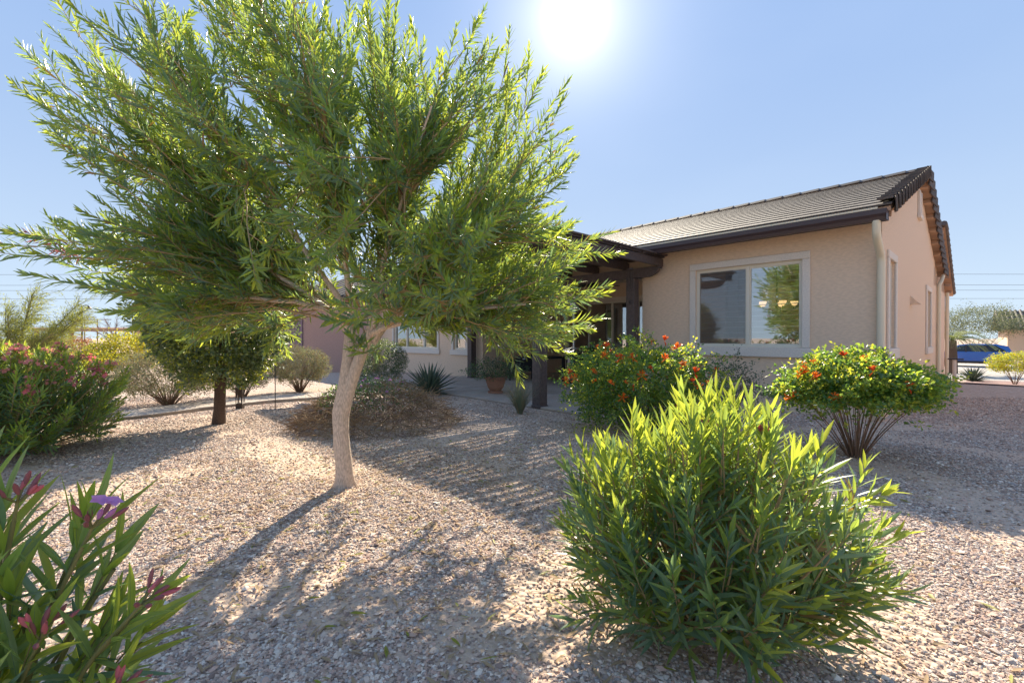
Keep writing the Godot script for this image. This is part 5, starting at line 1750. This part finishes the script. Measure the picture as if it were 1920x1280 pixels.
func far_right() -> void:
	var road := mat("concrete", lin(0.46, 0.42, 0.38), 0.9)
	grain(road, 3.0, 0.85, 1.0, 31, 0.03, 0.2)
	var red := mat("red_gravel", Color.WHITE, 0.95)
	red.albedo_texture = noise_tex(FastNoiseLite.TYPE_CELLULAR, 0.06, 512, 33, ramp([[0.0, lin(0.20, 0.11, 0.10)], [0.35, lin(0.30, 0.18, 0.15)], [0.7, lin(0.24, 0.14, 0.13)], [1.0, lin(0.38, 0.26, 0.22)]]), 1, FastNoiseLite.RETURN_CELL_VALUE)
	red.uv1_triplanar = true
	red.uv1_scale = Vector3(0.9, 0.9, 0.9)
	# sheets that follow the ground: rows of [near z, far z] between two house-axis lines
	var sheet := func(u0: float, u1: float, v0: float, v1: float, up: float, n: int, nv: int) -> MB:
		var b := MB.new()
		for i in n:
			for j in nv:
				var c := []
				for q in [[0, 0], [1, 0], [1, 1], [0, 1]]:
					var p := HO + HB * Vector3(lerpf(u0, u1, (i + q[0]) / float(n)), 0, lerpf(v0, v1, (j + q[1]) / float(nv)))
					c.append(Vector3(p.x, drop(p.x, p.z) + up, p.z))
				b.quad(c[3], c[2], c[1], c[0])
		return b
	setting("front_yard_gravel", commit([[sheet.call(-12.0, -0.2, 10.0, 24.0, 0.03, 24, 24), red]]))
	setting("driveway", commit([[sheet.call(-60.0, 30.0, 24.0, 44.0, 0.035, 40, 12), road]]))
	car("parked_suv", "blue sport utility vehicle parked on the street beyond the house", px(1815, 34.0), atan2(0.729, -0.684), mat("blue_paint", lin(0.03, 0.13, 0.42), 0.22), 1.72, true)
	agave("agave", "rosette agave growing beside the street in front of the blue car", px(1826, 22.0), 0.85, 44, 0.045, "agave_leaf")
	shrub("yellow_green_shrub", "yellow-green round shrub on twiggy stems beside the driveway", "shrub", px(1905, 20.0), Vector3(0.95, 0.5, 0.8), 0.95, 1100, 5, 0.06, 0.02, ["yellow_green", "yellow_leaf", "hs_mid"], [0.55, 0.3, 0.15], 30, "stem", "", 0.15, 0.12)
	shrub("grey_tree", "grey-green spreading tree behind the date palm", "tree", px(1835, 44), Vector3(3.6, 1.9, 3.0), 3.4, 1900, 6, 0.16, 0.03, ["greyleaf", "sage", "dull_green"], [0.6, 0.25, 0.15], 24, "stem", "", 0.35, 0.35, -0.4)
	palm()
	# house across the street
	var h := thing("street_house", "peach stucco house with barrel-tile roof across the street", "house", Transform3D(Basis(Vector3.UP, -0.75), px(1890, 44)))
	var b := MB.new()
	b.box(Vector3(0, -0.3, -9), Vector3(12, 3.0, 0))
	pm("wall", b, M["stucco"], h)
	b = MB.new()
	b.quad(Vector3(-0.6, 3.0, 0.6), Vector3(12.6, 3.0, 0.6), Vector3(12.6, 4.9, -4.5), Vector3(-0.6, 4.9, -4.5))
	b.quad(Vector3(-0.6, 4.9, -4.5), Vector3(12.6, 4.9, -4.5), Vector3(12.6, 3.0, -9.6), Vector3(-0.6, 3.0, -9.6))
	b.quad(Vector3(-0.6, 2.93, 0.6), Vector3(-0.6, 2.93, -9.6), Vector3(12.6, 2.93, -9.6), Vector3(12.6, 2.93, 0.6))
	b.tri(Vector3(-0.02, 3.0, 0), Vector3(-0.02, 4.8, -4.5), Vector3(-0.02, 3.0, -9))
	var rf := pm("roof", b, M["tile1"], h)
	for k in 26:
		var q := MB.new()
		var x := -0.5 + k * 0.34
		q.tube(PackedVector3Array([Vector3(x, 3.06, 0.62), Vector3(x, 4.96, -4.5)]), PackedFloat32Array([0.11, 0.11]), 6)
		pm("tile_course", q, M["tile%d" % (k % 4)], rf)
	window("window", h, Transform3D(Basis(Vector3(-1, 0, 0), Vector3.UP, Vector3(0, 0, -1)), Vector3(3.4, 0.9, 0.0)), 1.5, 1.3, [0.75])

func side_neighbour() -> void:
	# the next house along, across the side yard: its sunlit wall faces this gable
	var h := thing("side_neighbour_house", "tan stucco neighbour house standing across the side yard", "house", H(-6.5, -0.05, -1.0))
	var b := MB.new()
	b.box(Vector3(-9.0, -0.4, 0.0), Vector3(0.0, 3.0, 15.0))
	pm("wall", b, M["stucco"], h)
	b = MB.new()
	b.quad(Vector3(0.4, 2.95, -0.4), Vector3(0.4, 2.95, 15.4), Vector3(-4.5, 4.6, 15.4), Vector3(-4.5, 4.6, -0.4))
	b.quad(Vector3(-4.5, 4.6, -0.4), Vector3(-4.5, 4.6, 15.4), Vector3(-9.4, 2.95, 15.4), Vector3(-9.4, 2.95, -0.4))
	b.quad(Vector3(0.4, 2.94, -0.4), Vector3(-9.4, 2.94, -0.4), Vector3(-9.4, 2.94, 15.4), Vector3(0.4, 2.94, 15.4))
	b.tri(Vector3(0.0, 2.96, -0.02), Vector3(-4.5, 4.5, -0.02), Vector3(-9.0, 2.96, -0.02))
	pm("roof", b, M["tile1"], h)
	for w in [3.0, 9.0]:
		window("window", h, Transform3D(Basis(Vector3(0, 0, 1), Vector3.UP, Vector3(-1, 0, 0)), Vector3(0.0, 1.0, w)), 1.0, 1.3, [0.5])

func palm() -> void:
	var t := thing("date_palm", "young date palm with arching fronds above the blue car", "palm", Transform3D(Basis.IDENTITY, px(1786, 27)))
	var b := MB.new()
	b.tube(PackedVector3Array([Vector3(0, -0.3, 0), Vector3(0, 1.1, 0), Vector3(0, 2.0, 0)]), PackedFloat32Array([0.28, 0.24, 0.2]), 10)
	pm("trunk", b, M["brown_bark"], t)
	for k in 22:
		var a := k * 2.39996
		var o := Vector3(cos(a), 0, sin(a))
		var rise := rng.randf_range(0.35, 1.3)
		var l := rng.randf_range(2.0, 2.7)
		var f := MB.new()
		var pts := PackedVector3Array()
		var rr := PackedFloat32Array()
		for j in 9:
			var q := j / 8.0
			pts.append(Vector3(0, 2.0, 0) + o * (l * q * (0.75 + 0.1 * q)) + Vector3(0, rise * q * 1.6 - q * q * (1.0 + rise * 0.85), 0))
			rr.append(lerpf(0.03, 0.006, q))
		f.tube(pts, rr, 4, false)
		for j in 40:
			var q := lerpf(0.12, 1.0, j / 40.0)
			var i0 := mini(int(q * 8), 7)
			var p := pts[i0].lerp(pts[i0 + 1], q * 8 - i0)
			var d := (pts[i0 + 1] - pts[i0]).normalized()
			var s := d.cross(Vector3.UP).normalized()
			for sg in [-1.0, 1.0]:
				f.leaf2(p, (d * 0.6 + s * sg * 0.8 + Vector3(0, 0.15, 0)).normalized(), Vector3.UP, 0.42 * (1.15 - q * 0.6), 0.014)
		pm("frond", f, M["frond"], t)

# ------------------------------------------------------------------ scene
func sky_image(to_sun: Vector3) -> Image:
	# clear air: deep blue overhead, pale towards the horizon, bright round the sun, faint high veils
	var w := 1024
	var h := 512
	var im := Image.create(w, h, false, Image.FORMAT_RGBF)
	var veil := FastNoiseLite.new()
	veil.seed = 4
	veil.frequency = 1.5
	veil.fractal_octaves = 5
	for y in h:
		var e := PI / 2 - PI * (y + 0.5) / h
		for x in w:
			var a := TAU * (x + 0.5) / w
			var d := Vector3(sin(a) * cos(e), sin(e), -cos(a) * cos(e))
			var low := pow(clampf(1.0 - sin(maxf(e, 0.0)), 0, 1), 3.2)
			var c := Vector3(0.112, 0.176, 0.306).lerp(Vector3(0.262, 0.316, 0.362), low)
			var v := clampf(veil.get_noise_3d(d.x, d.y * 3.0, d.z) * 1.2 + 0.1, 0, 1) * 0.05
			c = c.lerp(Vector3(0.33, 0.37, 0.42), v)
			var t := rad_to_deg(acos(clampf(d.dot(to_sun), -1, 1)))
			c += Vector3(1.0, 0.90, 0.76) * (0.50 * exp(-t / 3.8) + 0.03 * exp(-t / 16.0) + 4.0 * exp(-t * t / 2.0))
			im.set_pixel(x, y, Color(c.x, c.y, c.z))
	return im

func _ready() -> void:
	rng.seed = 20250
	var a := atan2(800.0, 853.0)
	HB = Basis(Vector3(-sin(a), 0, -cos(a)), Vector3.UP, Vector3(cos(a), 0, -sin(a)))
	# camera
	var cam := Camera3D.new()
	cam.name = "camera"
	cam.position = Vector3(0, EYE, 0)
	cam.rotation_degrees = Vector3(-0.47, 0, 0)
	cam.fov = rad_to_deg(2.0 * atan(640.0 / 853.0))
	cam.near = 0.05
	cam.far = 3000.0
	cam.current = true
	add_child(cam)
	# sky and exposure
	var env := Environment.new()
	env.background_mode = Environment.BG_SKY
	env.tonemap_mode = Environment.TONE_MAPPER_LINEAR
	env.tonemap_exposure = 2.85
	env.sdfgi_enabled = true
	env.ssao_enabled = true
	env.ssil_enabled = true
	var el := deg_to_rad(34.8)
	var az := atan2(118.0, 853.0)
	var to_sun := Vector3(sin(az) * cos(el), sin(el), -cos(az) * cos(el))
	var sk := PanoramaSkyMaterial.new()
	sk.panorama = ImageTexture.create_from_image(sky_image(to_sun))
	env.sky = Sky.new()
	env.sky.sky_material = sk
	var we := WorldEnvironment.new()
	we.name = "world_environment"
	we.environment = env
	add_child(we)
	# sun, ahead of the camera and a little to the right
	var sun := DirectionalLight3D.new()
	sun.name = "sun"
	sun.light_energy = 1.25
	sun.light_color = Color(1.0, 0.95, 0.86)
	sun.light_angular_distance = 0.5
	sun.shadow_enabled = true
	add_child(sun)
	sun.look_at_from_position(Vector3.ZERO, -to_sun)
	materials()
	make_path_line()
	make_ground()
	paving()
	make_house()
	make_pergola()
	far_left()
	far_right()
	side_neighbour()
	patio_things()
	oleander_tree()
	background_plants()
	honeysuckles()
	oleander_bush("oleander_bush", "bushy yellow-green oleander standing alone on the gravel", Vector3(0.86, 0, -1.98), 0.62, 0.55, 0.87, 200, 0.145, 0.0084, 300, 5, 0.46)
	oleander_bush("oleander_bush", "big spreading oleander covered with pink flowers beside the walk", Vector3(-5.55, 0, -4.9), 1.15, 1.0, 1.04, 330, 0.13, 0.0086, 0, 120, 0.60)
	foreground_bush()
	garden_bits()
	leaf_litter()
	scatter_gravel()
